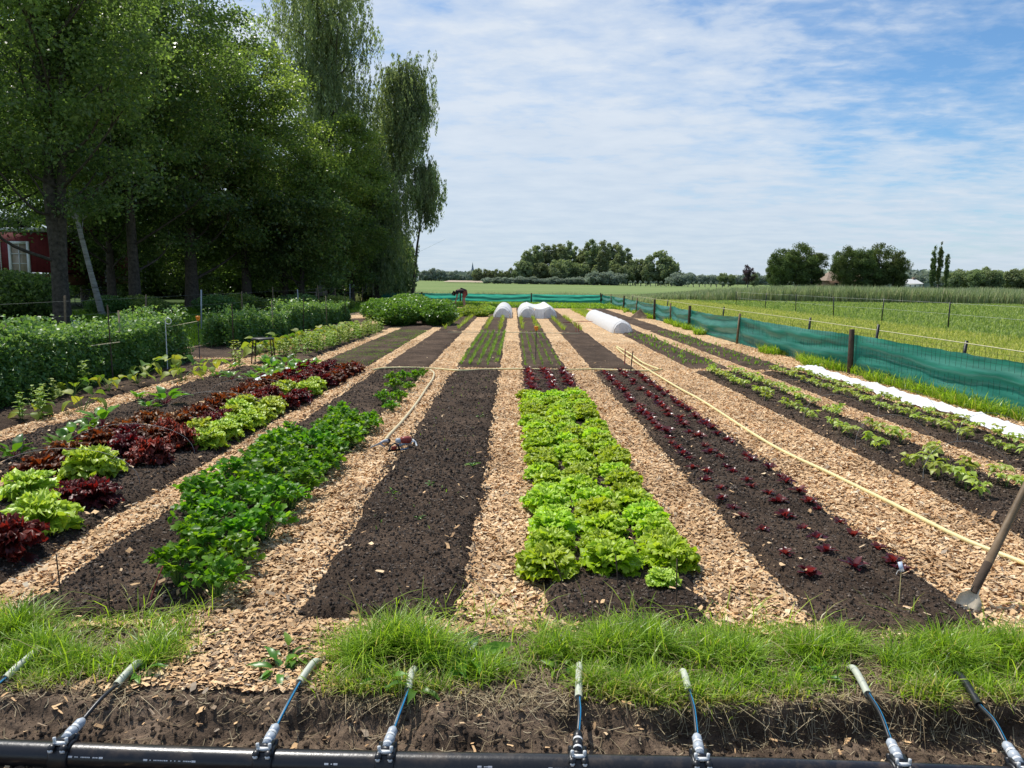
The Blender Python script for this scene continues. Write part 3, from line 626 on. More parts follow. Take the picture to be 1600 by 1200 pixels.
# celery bed B
def celery_mesh(seed, n=36, s=1.0):
    q = rs(seed); a = Acc(); st = Acc()
    for i in range(n):
        yaw = q.rand()*6.28; out = q.rand()**.7; h = (.235-.10*out)*(.7+.4*q.rand()); d = out*.17
        tip = np.array([math.cos(yaw)*d, math.sin(yaw)*d, h]); base = tip*np.array([.12, .12, 0])
        mid = base*.4+tip*.6+np.array([-math.cos(yaw)*.02, -math.sin(yaw)*.02, .02])
        st.tube([base, mid, tip], [.004, .003, .0018], 4, .6, 0, False)
        for (t, off, L) in ((1, 0, .085), (.92, 1.0, .07), (.92, -1.0, .07), (.72, 1.2, .06), (.72, -1.2, .06)):
            p = mid*(1-t)+tip*t if t > .6 else tip*t
            leaf(a, L*(.7+.5*q.rand())*.78, L*.70, lobed(2.2, .55), p, yaw+off+q.randn()*.5, .35+q.randn()*.55, q.randn()*.6, 7, .18, .3, .04, np.clip(.45+.25*q.randn(), 0, 1), q)
    return st.mesh('stalk', M['celstalk']), a.mesh('foliage', M['celery'])
M['celstalk'] = leafmat('pale leaf stalk', [(0, (.10, .22, .04)), (1, (.30, .42, .12))], .3, .4, .4)
CE = [celery_mesh(500+i) for i in range(4)]
def thing2(name, meshes, x, y, rz, s, label, cat, group=None, dz=0):
    t = empty(name, (x, y, gz(x, y)+dz-.005), rz, label, cat, group); t.scale = (s, s, s)
    for (nm, me) in meshes: link(nm, me, t)
    return t
g = rs(311); row = 0; y = 3.74
while y < 8.1:
    for k, x in enumerate((-2.04, -1.78, -1.54)):
        if (y > 7.2 or y < 4.5) and k == 0: continue
        if y < 4.2: x += .06
        s = .80+.22*g.rand(); c = CE[g.randint(4)]
        thing2('celery_plant', (('stalk', c[0]), ('foliage', c[1])), x+g.randn()*.025+(.03 if row == 0 else 0), y+g.randn()*.04+(.08 if k == 0 else 0), g.rand()*6.28, s, '%s plant of the %s row from the grass in the celery bed' % (SIDE3[k], ORD[row]), 'celery plant', 'leafy celery plants of the front bed')
    row += 1; y += .29
for i, (px, py) in enumerate(((612, 640), (625, 625), (600, 632), (618, 612), (640, 608), (630, 596), (612, 600), (650, 592), (660, 585))):
    x, y = P(px, py+4); c = CE[i % 4]
    thing2('celery_plant', (('stalk', c[0]), ('foliage', c[1])), x, y, i*1.7, .62+.06*(i % 4), 'smaller leafy green plant, %s from the front beyond the gap in the celery bed' % ORD[i], 'celery plant', 'smaller celery plants near the cross hose')
# beans
def bean_mesh(seed, k=6):
    q = rs(seed); a = Acc(); st = Acc()
    for i in range(k):
        yaw = i*2.4+q.randn()*.3; h = .09+.09*q.rand(); d = .03+.05*q.rand()
        tip = np.array([math.cos(yaw)*d, math.sin(yaw)*d, h]); st.tube([(0, 0, 0), tip*[.3, .3, .6], tip], [.003, .0022, .0015], 4, .6, 0, False)
        for off in (0, 1.5, -1.5):
            leaf(a, .075*(.8+.4*q.rand()), .066, heart, tip, yaw+off, -.05+q.randn()*.3, q.randn()*.3, 6, .3, .5, .02, np.clip(.5+.25*q.randn(), 0, 1), q)
    return st.mesh('stem', M['celstalk']), a.mesh('foliage', M['bean'])
BE = [bean_mesh(600+i) for i in range(5)]
def beanrow(x0, y0, x1, y1, sp, gaps, s, bed, rowname, seed):
    q = rs(seed); L = math.hypot(x1-x0, y1-y0); n = int(L/sp); c = 0
    for i in range(n+1):
        t = i/n; y = y0+(y1-y0)*t
        if any(a < y < b for a, b in gaps): continue
        b = BE[q.randint(5)]
        thing2('bean_plant', (('stem', b[0]), ('foliage', b[1])), x0+(x1-x0)*t+q.randn()*.025, y+q.randn()*.03, q.rand()*6.28, s*.70*(.75+.4*q.rand())*(1.08 if y < 7 else 1), '%s bean plant in the %s of the %s' % (ORD[min(c, 39)], rowname, bed), 'bean plant', 'young bean plants in the two beds beside the green fence'); c += 1
beanrow(3.50, 5.55, 3.46, 13.4, .20, ((6.75, 7.0), (7.45, 7.7), (8.2, 8.6), (9.0, 9.2), (9.6, 10.0), (10.9, 11.3)), 1.08, 'bed next to the hose path', 'left row', 71)
beanrow(3.88, 5.65, 3.86, 13.4, .20, ((6.4, 6.7), (7.1, 7.4), (8.2, 8.9), (9.5, 9.7)), 1.05, 'bed next to the hose path', 'right row', 72)
beanrow(4.72, 6.6, 4.66, 13.6, .165, ((7.5, 7.7),), .92, 'bed next to the white fleece', 'left row', 73)
beanrow(5.06, 6.9, 5.02, 13.6, .18, ((9.3, 9.5),), .88, 'bed next to the white fleece', 'right row', 74)
# beets
M['beetstalk'] = plain('red beet stalk', (.28, .03, .05), .4, 0, .5, .3, 30)
def beet_mesh(seed):
    q = rs(seed); a = Acc(); st = Acc()
    for i in range(9):
        yaw = i*2.4+q.randn()*.3; inc = .5+.75*q.rand(); L1 = .07+.04*q.rand()
        d = np.array([math.cos(yaw)*math.cos(inc), math.sin(yaw)*math.cos(inc), math.sin(inc)]); tip = d*L1
        st.tube([(0, 0, 0), tip*.5+[0, 0, .005], tip], [.005, .004, .003], 5, .5, 0, False)
        leaf(a, .15*(.75+.4*q.rand()), .085, oval, tip, yaw, inc-.1, q.randn()*.3, 9, .3, .45, .045, np.clip(.5+.25*q.randn(), 0, 1), q)
    return st.mesh('stalk', M['beetstalk']), a.mesh('foliage', M['beet'])
BT = [beet_mesh(700+i) for i in range(3)]
for i, (px, py, s, lab) in enumerate(((97, 712, .95, 'beet plant with red stalks nearest to the bronze lettuces'), (22, 722, .9, 'beet plant with few glossy leaves lowest beside the path'), (118, 694, .95, 'green beet plant in front of the bushier pair of beets'), (160, 672, 1.15, 'bushy beet plant with upright crinkled leaves'), (143, 680, .8, 'low beet plant leaning against the bushy one'),
        (258, 636, 1.25, 'tall leggy beet plant with dark red base on bare soil'), (215, 630, .7, 'small beet plant left of the tall leggy one'), (232, 645, .65, 'low beet seedling in front of the tall leggy one'), (362, 598, .9, 'beet plant with whitish leaves near the black stool'), (395, 597, .85, 'right one of the pair of beets before the black stool'), (340, 592, .55, 'faint little beet far left of the whitish one'), (365, 580, .7, 'small beet plant behind the whitish one'))):
    x, y = P(px, py); b = BT[i % 3]; thing2('beet_plant', (('stalk', b[0]), ('foliage', b[1])), x, y, i*1.3, s, lab, 'beet plant')
k_ = 0
for (px, py) in ((410, 590), (425, 582), (440, 592), (430, 600), (450, 580), (462, 588), (470, 578), (455, 596), (480, 582), (418, 575), (445, 572), (490, 575)):
    x, y = P(px, py); b = BT[k_ % 3]; thing2('beet_plant', (('stalk', b[0]), ('foliage', b[1])), x, y, k_*1.3, 1.1, '%s plant of the light green beet clump beside the black stool' % ORD[k_], 'beet plant', 'clump of beets beside the black stool'); k_ += 1
# squash
def squash_mesh(seed):
    q = rs(seed); a = Acc(); st = Acc()
    for i in range(7):
        yaw = i*2.4+q.randn()*.3; d = .10+.14*q.rand(); h = .12+.16*q.rand(); tip = np.array([math.cos(yaw)*d, math.sin(yaw)*d, h])
        st.tube([(0, 0, 0), tip*[.5, .5, .7], tip], [.006, .005, .004], 5, .5, 0, False)
        leaf(a, .19*(.7+.5*q.rand()), .17, heart, tip, yaw+q.randn()*.3, -.1+q.randn()*.4, q.randn()*.3, 8, .3, .45, .03, np.clip(.5+.3*q.randn(), 0, 1), q)
    return st.mesh('stalk', M['celstalk']), a.mesh('foliage', M['squash'])
SQ = [squash_mesh(720+i) for i in range(3)]
sq = [(115, 620, .8), (130, 640, .8), (170, 612, .8), (215, 600, .7), (228, 588, .9), (270, 582, 1.), (285, 592, .9), (318, 582, .7), (335, 576, .8), (60, 652, .7)]
for i, (px, py, s) in enumerate(sq):
    x, y = P(px, py+4); b = SQ[i % 3]; thing2('squash_plant', (('stalk', b[0]), ('foliage', b[1])), x, y, i*1.3, s, 'squash plant with yellowing leaves, %s along the foot of the near pea hedge' % ORD[i], 'squash plant', 'squash plants along the near pea hedge')
for i in range(15):
    t = i/14; px = 405+t*140; py = 556-t*34; x, y = P(px, py); b = SQ[i % 3]
    thing2('squash_plant', (('stalk', b[0]), ('foliage', b[1])), x-.05, y, i*1.9, 1.15, 'yellow green squash plant, %s from the stool along the far pea hedge' % ORD[i], 'squash plant', 'squash plants along the far pea hedge')
# upright mustard rows in bed Z
def must_mesh(seed):
    q = rs(seed); a = Acc(); st = Acc(); h = .32+.1*q.rand()
    for j in range(3):
        b0 = np.array([q.randn()*.04, q.randn()*.04, 0]); st.tube([b0, b0+[q.randn()*.02, q.randn()*.02, h]], [.005, .002], 4, .5, 0, False)
        for i in range(11):
            t = (i+1)/11; leaf(a, .11*(1.15-.7*t)*(.8+.4*q.rand()), .055, oval, b0+[0, 0, h*t], i*2.4+j, .5+.4*q.rand(), 0, 5, .3, .5, .04, np.clip(.35+.5*t+.1*q.randn(), 0, 1), q)
    return st.mesh('stem', M['celstalk']), a.mesh('foliage', M['yelplant'])
MU = [must_mesh(740+i) for i in range(4)]
g = rs(745); k_ = 0
for i in range(34):
    for k, x in enumerate((-4.55, -4.2)):
        y = 14.6+i*.26+g.randn()*.05
        if i < 6 and g.rand() < .4: continue
        b = MU[g.randint(4)]; thing2('mustard_plant', (('stem', b[0]), ('foliage', b[1])), x+g.randn()*.05+.25*(y-14)/9, y, g.rand()*6, .75+.35*g.rand(), '%s plant of the %s row of tall yellow green mustard' % (ORD[i], ('left', 'right')[k]), 'mustard plant', 'tall yellow green mustard rows left of the bare path')
for i, (px, py, s) in enumerate(((278, 655, 0), (68, 655, .9), (62, 640, .8), (85, 632, .7), (275, 560, 0), (370, 568, 1.1), (376, 575, .9), (33, 660, .7), (130, 615, 1.0))):
    if not s: continue
    x, y = P(px, py); b = MU[i % 4]; thing2('weed_plant', (('stem', b[0]), ('foliage', b[1])), x, y, i, s, '%s tall thin pale weed beside the pea hedge and chip path' % ORD[i], 'weed', 'tall pale weeds beside the pea hedges')
# hedges of peas and bushes: leaf volume
def leafcloud(name, mat, n, samp, size, seed, parent=None, up=.4, asp=.6):
    q = rs(seed); c, r = samp(q, n); n = len(c)
    nr = q.randn(n, 3); nr[:, 2] = np.abs(nr[:, 2])+up; nr /= np.linalg.norm(nr, axis=1)[:, None]
    t = np.cross(nr, q.randn(n, 3)); t /= (np.linalg.norm(t, axis=1)[:, None]+1e-9); b = np.cross(nr, t)
    L = (size*(.6+.8*q.rand(n))/2)[:, None]; W = L*asp
    k = nr*L*.25
    V = np.stack([c-t*L, c-b*W+k, c+t*L, c+b*W+k], 1).reshape(-1, 3)
    return link(name, mk_mesh(name, V, np.arange(n*4).reshape(-1, 4), mat, np.repeat(r, 4)), parent)
def hedge(label, cat, group, mat, x0, x1, y0, y1, h, n, size, seed, name='pea_hedge'):
    t = empty(name, ((x0+x1)/2, (y0+y1)/2, 0), 0, label, cat, group); cx, cy = (x0+x1)/2, (y0+y1)/2
    def samp(q, n):
        y = y0+(y1-y0)*q.rand(n); hh = h*(.50+.95*fbm(y*1.5, y*0, seed, 4)); u = q.rand(n)
        z = hh*(u**.75); side = q.rand(n)*2-1; side = np.sign(side)*np.abs(side)**.45
        wd = (x1-x0)/2*(.8+.35*fbm(y*1.7, z*3, seed+1, 3))*(1-.35*(z/h)**2)
        x = cx+side*wd+.25*(fbm(y*.8, y*0+3, seed+4, 3)-.5); tend = q.rand(n) < .05; z = np.where(tend, hh*(1+.22*q.rand(n)), z)
        cl = fbm(x*7+y*2, y*7+z*9, seed+2, 3)
        return np.stack([x-cx, y-cy, z], 1), np.clip(.3+.35*(z/h)+.6*(cl-.5)+.15*q.randn(n), 0, 1)
    leafcloud('foliage', mat, n, samp, size, seed, t, .3, .7)
    s = Acc(); q = rs(seed+5)
    for i in range(int((y1-y0)*7)):
        y = y0+(y1-y0)*q.rand()-cy; x = (q.rand()-.5)*(x1-x0)*.6
        s.tube([(x, y, 0), (x+q.randn()*.06, y+q.randn()*.08, h*.5), (x+q.randn()*.12, y+q.randn()*.14, h*.95)], .004, 4, .5, 0, False)
    s.obj('stem', M['celstalk'], t)
    return t
hedge('near dense hedge of pea plants tied in with string, tallest at its far end', 'pea hedge', None, M['pea'], -6.85, -5.85, 7.0, 14.2, .74, 66000, .055, 81)
hedge('long far hedge of pea plants behind the squash row', 'pea hedge', None, M['pea'], -6.95, -6.05, 16.9, 28.5, .66, 56000, .065, 82)
def bush(x, y, rx, ry, h, label, group, mat, n, size, seed, cat='bean bush', name='bean_bush'):
    t = empty(name, (x, y, 0), 0, label, cat, group)
    def samp(q, n):
        d = q.randn(n, 3); d /= np.linalg.norm(d, axis=1)[:, None]; rr = q.rand(n)**.33
        v = d*rr[:, None]; nn = .78+.45*fbm(d[:, 0]*3+seed, d[:, 1]*3+d[:, 2]*3, seed, 3)
        p = v*nn[:, None]*np.array([rx, ry, h*.5])+[0, 0, h*.42]; p = p[p[:, 2] > .01]
        return p, np.clip(.25+.5*p[:, 2]/h+.25*q.randn(len(p)), 0, 1)
    leafcloud('foliage', mat, n, samp, size, seed, t, .4, .65)
    s = Acc(); q = rs(seed)
    for i in range(9): s.tube([(q.randn()*.08, q.randn()*.1, 0), (q.randn()*rx*.3, q.randn()*ry*.3, h*.4), (q.randn()*rx*.45, q.randn()*ry*.4, h*.8)], [.012, .008, .004], 5, .5, 0, False)
    s.obj('stem', M['celstalk'], t); return t
for i, (px, py, rx, ry, h, lab) in enumerate(((622, 508, .85, 1.3, .95, 'leafy broad bean bush nearest to the tall mustard row'), (655, 500, .9, 1.6, .98, 'broad bean bush in the middle of the tall green group'), (600, 498, .9, 1.6, .9, 'broad bean bush at the left back of the tall green group'), (640, 489, 1.0, 2.2, 1.0, 'broad bean bush at the back of the tall green group'), (684, 508, .62, 1.1, .9, 'lower broad bean bush standing apart beside the chip path'), (690, 498, .6, 1.4, .85, 'broad bean bush behind the lower one at the chip path'))):
    x, y = P(px, py); bush(x, y, rx, ry, h, lab, None, M['potato'], 9000, .085, 90+i)
# leafy rows far back of bed B and A
for i, (px, py, rx, ry, h) in enumerate(((712, 494, .38, 1.0, .38), (726, 494, .38, 1.0, .38), (735, 488, .4, 1.6, .4), (752, 494, .35, .9, .35), (765, 490, .35, 1.2, .38), (757, 486, .4, 1.6, .4))):
    x, y = P(px, py); bush(x, y, rx, ry, h, '%s low bright yellow green salad clump before the small bent figure' % ORD[i], 'bright salad clumps near the bending person', M['yelplant'], 2600, .09, 110+i, 'salad plant', 'salad_clump')
# little seedling rows (many tiny sprouts)
def sprouts(name, lines, h, w, mat, seed, label, dens, clump=.02):
    q = rs(seed); X = []; Y = []
    for (xa, ya, xb, yb) in lines:
        n = int(dens*abs(yb-ya)); t = q.rand(n); c = fbm(t*abs(yb-ya)*3, t*0+xa, seed, 3); k = c > .38; t = t[k]; n = len(t)
        X.append(xa+(xb-xa)*t+q.randn(n)*clump); Y.append(ya+(yb-ya)*t)
    X = np.concatenate(X); Y = np.concatenate(Y)
    o = blades(name, X, Y, 0*X+.03, h, w, .7, mat, seed+1, .3+.5*q.rand(len(X))); return tag(o, label, 'seedlings', kind='stuff')
M['sprout'] = leafmat('young sprout', [(0, (.10, .22, .025)), (.5, (.18, .34, .04)), (1, (.32, .46, .08))], .45, .5, .3)
M['sprouty'] = leafmat('yellow sprout', [(0, (.20, .32, .03)), (1, (.45, .52, .10))], .45, .5, .3)
sprouts('carrot_rows', [(-.96+i*.165, 14.1, -.90+i*.165, 23.3) for i in range(5)], .11, .010, M['sprout'], 120, 'five lines of feathery green carrot seedlings', 42, .016)
sprouts('seedling_rows', [(.25+i*.16, 14.1, .25+i*.15, 23.3) for i in range(5)], .07, .010, M['sprout'], 122, 'five thin lines of tiny green seedlings around the orange capped stake', 26, .012)
sprouts('onion_rows', [(-2.15, 24.2, -2.15, 33), (-1.72, 24.2, -1.72, 33), (-.85, 24.2, -.85, 32), (-.4, 24.2, -.4, 32), (.32, 24.2, .32, 32), (.80, 24.2, .8, 32), (1.62, 24.2, 1.62, 32), (2.18, 24.2, 2.18, 33)], .18, .014, M['sprouty'], 124, 'pairs of upright yellow green onion lines before the white tunnels', 34, .03)
sprouts('seedling_rows', [(3.4+i*.14, 14.4, 3.45+i*.14, 23.0) for i in range(5)]+[(4.55+i*.16, 14.4, 4.55+i*.16, 24) for i in range(4)], .09, .028, M['sprout'], 126, 'scattered young green plants in the beds before the long white tunnel', 8, .07)
sprouts('seedling_rows', [(3.2+i*.12, 33, 3.2+i*.12, 42) for i in range(6)], .12, .03, M['sprouty'], 127, 'yellow green seedlings behind the long white tunnel', 30, .05)
sprouts('sown_green_haze', [(-3.5+i*.07, 13.9, -3.45+i*.07, 23.5) for i in range(13)], .025, .006, M['sprout'], 128, 'fine green haze of germinating seed on the grey bed', 60, .03)
sprouts('seedling_rows', [(-.85+i*.22, 4.2, -.85+i*.22, 13) for i in range(3)], .035, .010, M['sprout'], 130, 'sparse tiny weeds on the bare dark bed', 3, .05)

# broadleaf weeds in the grass edge
def weed_mesh(seed, n=9, L=.11):
    q = rs(seed); a = Acc(); st = Acc()
    for i in range(n):
        yaw = i*2.4+q.randn()*.4; inc = .35+.6*q.rand(); l1 = .03+.05*q.rand(); d = np.array([math.cos(yaw)*math.cos(inc), math.sin(yaw)*math.cos(inc), math.sin(inc)]); tip = d*l1
        st.tube([(0, 0, 0), tip*.5, tip], [.002, .0017, .0013], 4, .5, 0, False)
        leaf(a, L*(.6+.6*q.rand()), L*.42, lobed(1.6, .25), tip, yaw, inc-.2, q.randn()*.4, 8, .3, .5, .03, np.clip(.5+.3*q.randn(), 0, 1), q)
    return st.mesh('stem', M['celstalk']), a.mesh('foliage', M['beet'])
WD = [weed_mesh(760+i, 7+2*i, .10+.02*i) for i in range(3)]
for i, (px, py, s_, lab) in enumerate(((452, 1035, .9, 'broad leaved weed at the chip edge left of the tall grass clump'), (438, 1052, .7, 'small yellowing broad leaved weed below the larger one'), (722, 1040, 1.0, 'dock weed with a broad leaf inside the tall grass clump'), (602, 1075, .8, 'low broad leaved weed hanging over the bank under the tall grass'), (218, 1062, .6, 'small weed beside the all black irrigation line'), (880, 1052, .5, 'little broad leaved weed in the grass below the lettuce bed'), (1290, 1060, .6, 'little broad leaved weed in the grass below the red seedling bed'), (648, 1082, .7, 'leafy weed beside the half hidden irrigation line'))):
    x, y = P(px, py); b = WD[i % 3]; t = thing2('weed_plant', (('stem', b[0]), ('foliage', b[1])), x, y, i*1.3, s_, lab, 'weed'); t.location.z = float(bank_z(np.array([x]), np.array([y]))[0])
for i, (px, py, s_, lab) in enumerate(((612, 778, .42, 'tiny green weed at the left edge of the bare dark bed'), (674, 765, .28, 'tiny green sprout in the middle of the bare dark bed'), (738, 735, .34, 'tiny green sprout near the right edge of the bare dark bed'), (750, 658, .4, 'small green sprout far up on the bare dark bed'), (655, 818, .25, 'tiny green weed lowest on the bare dark bed'))):
    x, y = P(px, py); b = WD[i % 3]; thing2('weed_plant', (('stem', b[0]), ('foliage', b[1])), x, y, i*1.3, s_, lab, 'weed')
# matted dead thatch under the grass
q = rs(95); n = 7000; x = -2.55+5.2*q.rand(n); y = 2.74+.72*q.rand(n); c = -1.12+.12*(y-2.7); k = (np.abs(x-c) > .34)|(q.rand(n) < .1); x, y = x[k], y[k]
o = blades('dry_straw', x, y, bank_z(x, y)+.002, .035+.05*q.rand(len(x)), .0028, 2.6, M['straw'], 96, .2+.7*q.rand(len(x))); tag(o, 'dead matted thatch beneath the green grass of the bank', 'straw', kind='stuff')
# ================================================================== THINGS
M['hose'] = plain('pale yellow rubber hose', (.74, .64, .30), .45, 0, .5, .08, 8)
M['hosep'] = plain('dusty cream hose', (.60, .50, .30), .55, 0, .4, .1, 8)
def pecol(nt):
    tc = objcoord(nt); a = noise(nt, 5, 7, .75, tc); geo = nt.nodes.new('ShaderNodeNewGeometry'); sp = nt.nodes.new('ShaderNodeSeparateXYZ'); nt.links.new(geo.outputs['Normal'], sp.inputs[0])
    dust = mathn(nt, 'MULTIPLY', ramp(nt, a.outputs[0], [(.5, (0, 0, 0)), (.72, (.55,)*3)]).outputs[0], ramp(nt, sp.outputs[2], [(.2, (.1,)*3), (.9, (1,)*3)]).outputs[0])
    return mixc(nt, dust, (.012, .012, .014), (.16, .115, .08))
M['blackpe'] = matte_from('black polyethylene', pecol, .30, .55, lambda nt: bump(nt, noise(nt, 60, 4, .6, objcoord(nt)).outputs[0], .08, .01))
M['blackrub'] = plain('black plastic', (.014, .014, .016), .38, 0, .5, .2, 40)
M['grey'] = plain('grey plastic', (.42, .46, .50), .4, 0, .5, .08, 20)
M['white'] = plain('white plastic', (.72, .73, .72), .4, 0, .5, .05, 20)
M['sleeve'] = plain('milky sleeve pipe', (.50, .52, .42), .45, 0, .5, .12, 12)
M['blue'] = plain('blue hose highlight', (.02, .22, .42), .22, 0, .6, .1, 30)
M['wood'] = plain('weathered wood', (.20, .145, .09), .8, 0, .2, .35, 14, .5)
M['paleW'] = plain('pale wood stake', (.42, .32, .2), .8, 0, .2, .2, 14, .3)
M['darkW'] = plain('dark creosote post', (.085, .060, .042), .85, 0, .2, .35, 12, .6)
M['fleece'] = plain('white crop fleece', (.92, .93, .94), .9, 0, .1, .015, 4, .1, .4); M['fleeceflat'] = plain('flat white fleece', (.80, .81, .82), .9, 0, .1, .05, 4, .3, .1)
M['steel'] = plain('worn steel', (.40, .38, .34), .5, .3, .5, .2, 14)
M['wire'] = plain('grey wire', (.55, .55, .52), .5, .3, .5, .1, 14)
M['black'] = plain('black painted metal', (.012, .012, .013), .4, 0, .5, .1, 14)
M['orange'] = plain('orange cap', (.85, .28, .02), .5, 0, .4, .1, 14)
M['string'] = plain('pale twine', (.62, .56, .36), .9, 0, .1, .1, 14)
M['redpl'] = plain('faded red plastic', (.30, .05, .04), .45, 0, .4, .2, 14)
# netting: woven green shade cloth, half see-through to light
def netmat():
    m, nt, out = newmat('green shade netting')
    tc = objcoord(nt); sp = nt.nodes.new('ShaderNodeSeparateXYZ'); nt.links.new(tc, sp.inputs[0])
    mp = nt.nodes.new('ShaderNodeMapping'); mp.inputs['Scale'].default_value = (1, .5, 9); nt.links.new(tc, mp.inputs['Vector'])
    nz = noise(nt, 1.6, 4, .6, mp.outputs[0])
    c = ramp(nt, nz.outputs[0], [(.3, (.018, .16, .115)), (.7, (.065, .31, .235))]).outputs[0]
    p = N(nt, 'ShaderNodeBsdfPrincipled'); p.inputs['Roughness'].default_value = .30; p.inputs['Specular IOR Level'].default_value = .8; nt.links.new(c, p.inputs['Base Color'])
    t = N(nt, 'ShaderNodeBsdfTranslucent'); nt.links.new(mixc(nt, 1.0, c, (1.5, 1.9, 1.8), 'MULTIPLY'), t.inputs['Color'])
    mx = nt.nodes.new('ShaderNodeMixShader'); mx.inputs[0].default_value = .5
    nt.links.new(p.outputs[0], mx.inputs[1]); nt.links.new(t.outputs[0], mx.inputs[2]); nt.links.new(mx.outputs[0], out.inputs[0]); return m
M['net'] = netmat()
def netting(parent, a, b, ha, hb, seed, sag=.05, away=1):
    """cloth panel from a to b (x,y), creased lengthwise, sagging between posts"""
    L = math.hypot(b[0]-a[0], b[1]-a[1]); n = max(8, int(L/.07)); m = 16
    t = np.linspace(0, 1, n)[None, :]; s = np.linspace(0, 1, m)[:, None]
    nx, ny = -(b[1]-a[1])/L, (b[0]-a[0])/L
    h = (ha+(hb-ha)*t)-sag*4*t*(1-t)
    fold = .042*np.sin((s*3.1+.5*t*(1-t)*4+seed)*4.2+2*(fbm(t*L*1.3+0*s, s*2, seed, 3)-.5))+.09*(fbm(t*L*.9+0*s, s*5+0*t, seed+3, 4)-.5)
    env = np.minimum(1, np.minimum(t, 1-t)*L/.25)
    fold = fold*env+.07*np.sin(PI*s)*env*4*t*(1-t)
    wob = .02*(fbm(t*L*6+0*s, s*0, seed+8, 2)-.5)
    X = a[0]+(b[0]-a[0])*t+nx*fold; Y = a[1]+(b[1]-a[1])*t+ny*fold; Z = .01+(h+wob)*s
    i = np.arange(m-1)[:, None]*n; j = np.arange(n-1)[None, :]
    Q = np.stack([i+j, i+j+1, i+n+j+1, i+n+j], -1).reshape(-1, 4)
    link('netting', mk_mesh('netting', np.stack([X+0*s, Y+0*s, Z], -1).reshape(-1, 3), Q, M['net']), parent)
    w = Acc()   # square wire mesh in front of the cloth, irregular
    q = rs(seed+9); step = .12; k = int(L/step)
    for u in range(1, k):
        tt = u/k; jx = q.randn()*.012; x = a[0]+(b[0]-a[0])*tt; y = a[1]+(b[1]-a[1])*tt; o = -.045*away
        hh = float(ha+(hb-ha)*tt)+.08
        w.tube([(x+nx*o, y+ny*o, .02), (x+nx*o+q.randn()*.01, y+ny*o+jx, hh*.5), (x+nx*o, y+ny*o+jx, hh)], .0019, 4, .5, 0, False)
    for u in range(1, 7):
        zz = u/6*(min(ha, hb)+.06); w.tube([(a[0]+nx*-.045*away, a[1]+ny*-.045*away, zz), ((a[0]+b[0])/2, (a[1]+b[1])/2, zz-.03), (b[0]+nx*-.045*away, b[1]+ny*-.045*away, zz)], .0015, 4, .5, 0, False)
    if a[1] < 16: w.obj('wire_mesh', M['black'], parent)
fr = empty('windbreak_fence', (6.1, 13.65, 0), 0, 'long green netting fence with wooden posts along the cereal field', 'fence')
FZ = [(6.42, 3.6, .66, 0), (6.2, 9.0-.4, .66, 0), (6.1, 13.65, .80, 1), (5.98, 20.25, .80, 2), (6.05, 26.16, .80, 1), (6.1, 29.5, .8, 3), (6.08, 32.8, .85, 1), (6.12, 38.0, .8, 3), (6.15, 42.5, .8, 1), (6.18, 48.0, .8, 3), (6.2, 54.0, .75, 1)]
inv = Vector((6.1, 13.65, 0))
def rebase(parent):
    """children were written in world coordinates: keep them there"""
    bpy.context.view_layer.update()
    for c in parent.children:
        if not c.get('_r'): c.matrix_parent_inverse = parent.matrix_world.inverted(); c['_r'] = 1
for i in range(len(FZ)-1):
    a, b = FZ[i], FZ[i+1]
    if i == 0: continue
    netting(fr, (a[0], a[1]) if i > 1 else (6.42, 4.2), (b[0], b[1]), .70 if i < 4 else .66, .70 if i < 3 else .66, 130+i, .04, -1)
for (x, y, h, k) in FZ[2:]:
    p = Acc(); lean = (rs(int(y)).randn()*.02)
    if k == 1: p.lathe([(.001, -.05), (.052, -.05), (.050, .3), (.047, h), (.040, h+.006), (.001, h+.008)], (0, 0, 0), 12)
    else: p.box((0, 0, h/2), (.045, .045, h)); 
    me = p.obj('post', M['darkW'] if k == 1 else M['wood'], fr, (x-.06, y, 0)); me.rotation_euler = (lean, lean*(1 if k == 1 else 3), .3)
rebase(fr)
fb = empty('windbreak_fence', (-1.5, 53.2, 0), 0, 'dark teal netting fence closing the far end of the beds', 'fence')
BP = [(-9.0, 52.2), (-6.2, 52.5), (-3.6, 52.8), (1.25, 53.2), (6.2, 54.0)]
for i in range(4): netting(fb, BP[i], BP[i+1], .62, .62, 150+i, .02, 1)
for (x, y) in BP: Acc().lathe([(.001, 0), (.05, 0), (.045, .70), (.001, .71)]).obj('post', M['darkW'], fb, (x, y-.08, 0))
rebase(fb)
# stakes and tape behind the fence
ew = empty('tape_fence', (6.5, 14, 0), 0, 'black stakes carrying a pale electric tape just behind the green netting', 'fence')
tp = Acc(); stk = [(6.25, 13.3, .92), (6.62, 11.3, .80), (6.5, 17.0, .86), (6.5, 24.0, .85), (6.55, 33, .85), (6.6, 43, .85), (6.6, 5.5, .82)]
for (x, y, h) in stk:
    o = Acc().box((0, 0, h/2), (.035, .035, h)).obj('stake', M['black'], ew, (x, y, 0)); o.rotation_euler = (0, .08, 0)
for h_ in (.80,): tp.tube(smoothpath([(6.75, 4, h_-.06), (6.62, 8.5, h_-.05), (6.6, 11.3, h_-.03), (6.5, 17, h_), (6.5, 24, h_), (6.55, 33, h_), (6.6, 43, h_)], 6), .007, 4)
tp.obj('tape', M['string'], ew); rebase(ew)
e2 = empty('wire_fence', (15.5, 35, 0), 0, 'row of thin black stakes with fine wires across the crop field', 'fence')
E2 = [P(1481, 514), P(1377, 502), P(1302, 496), P(1243, 488), P(1195, 484), P(1150, 478), (16.0, 20.0)]
for i, (x, y) in enumerate(E2):
    h = 1.05; o = Acc().box((0, 0, h/2), (.035, .035, h)).obj('stake', M['black'], e2, (x, y, -.05)); o.rotation_euler = (0, .06*math.sin(i*2), 0)
ww = Acc(); pts = sorted(E2, key=lambda p: p[1])
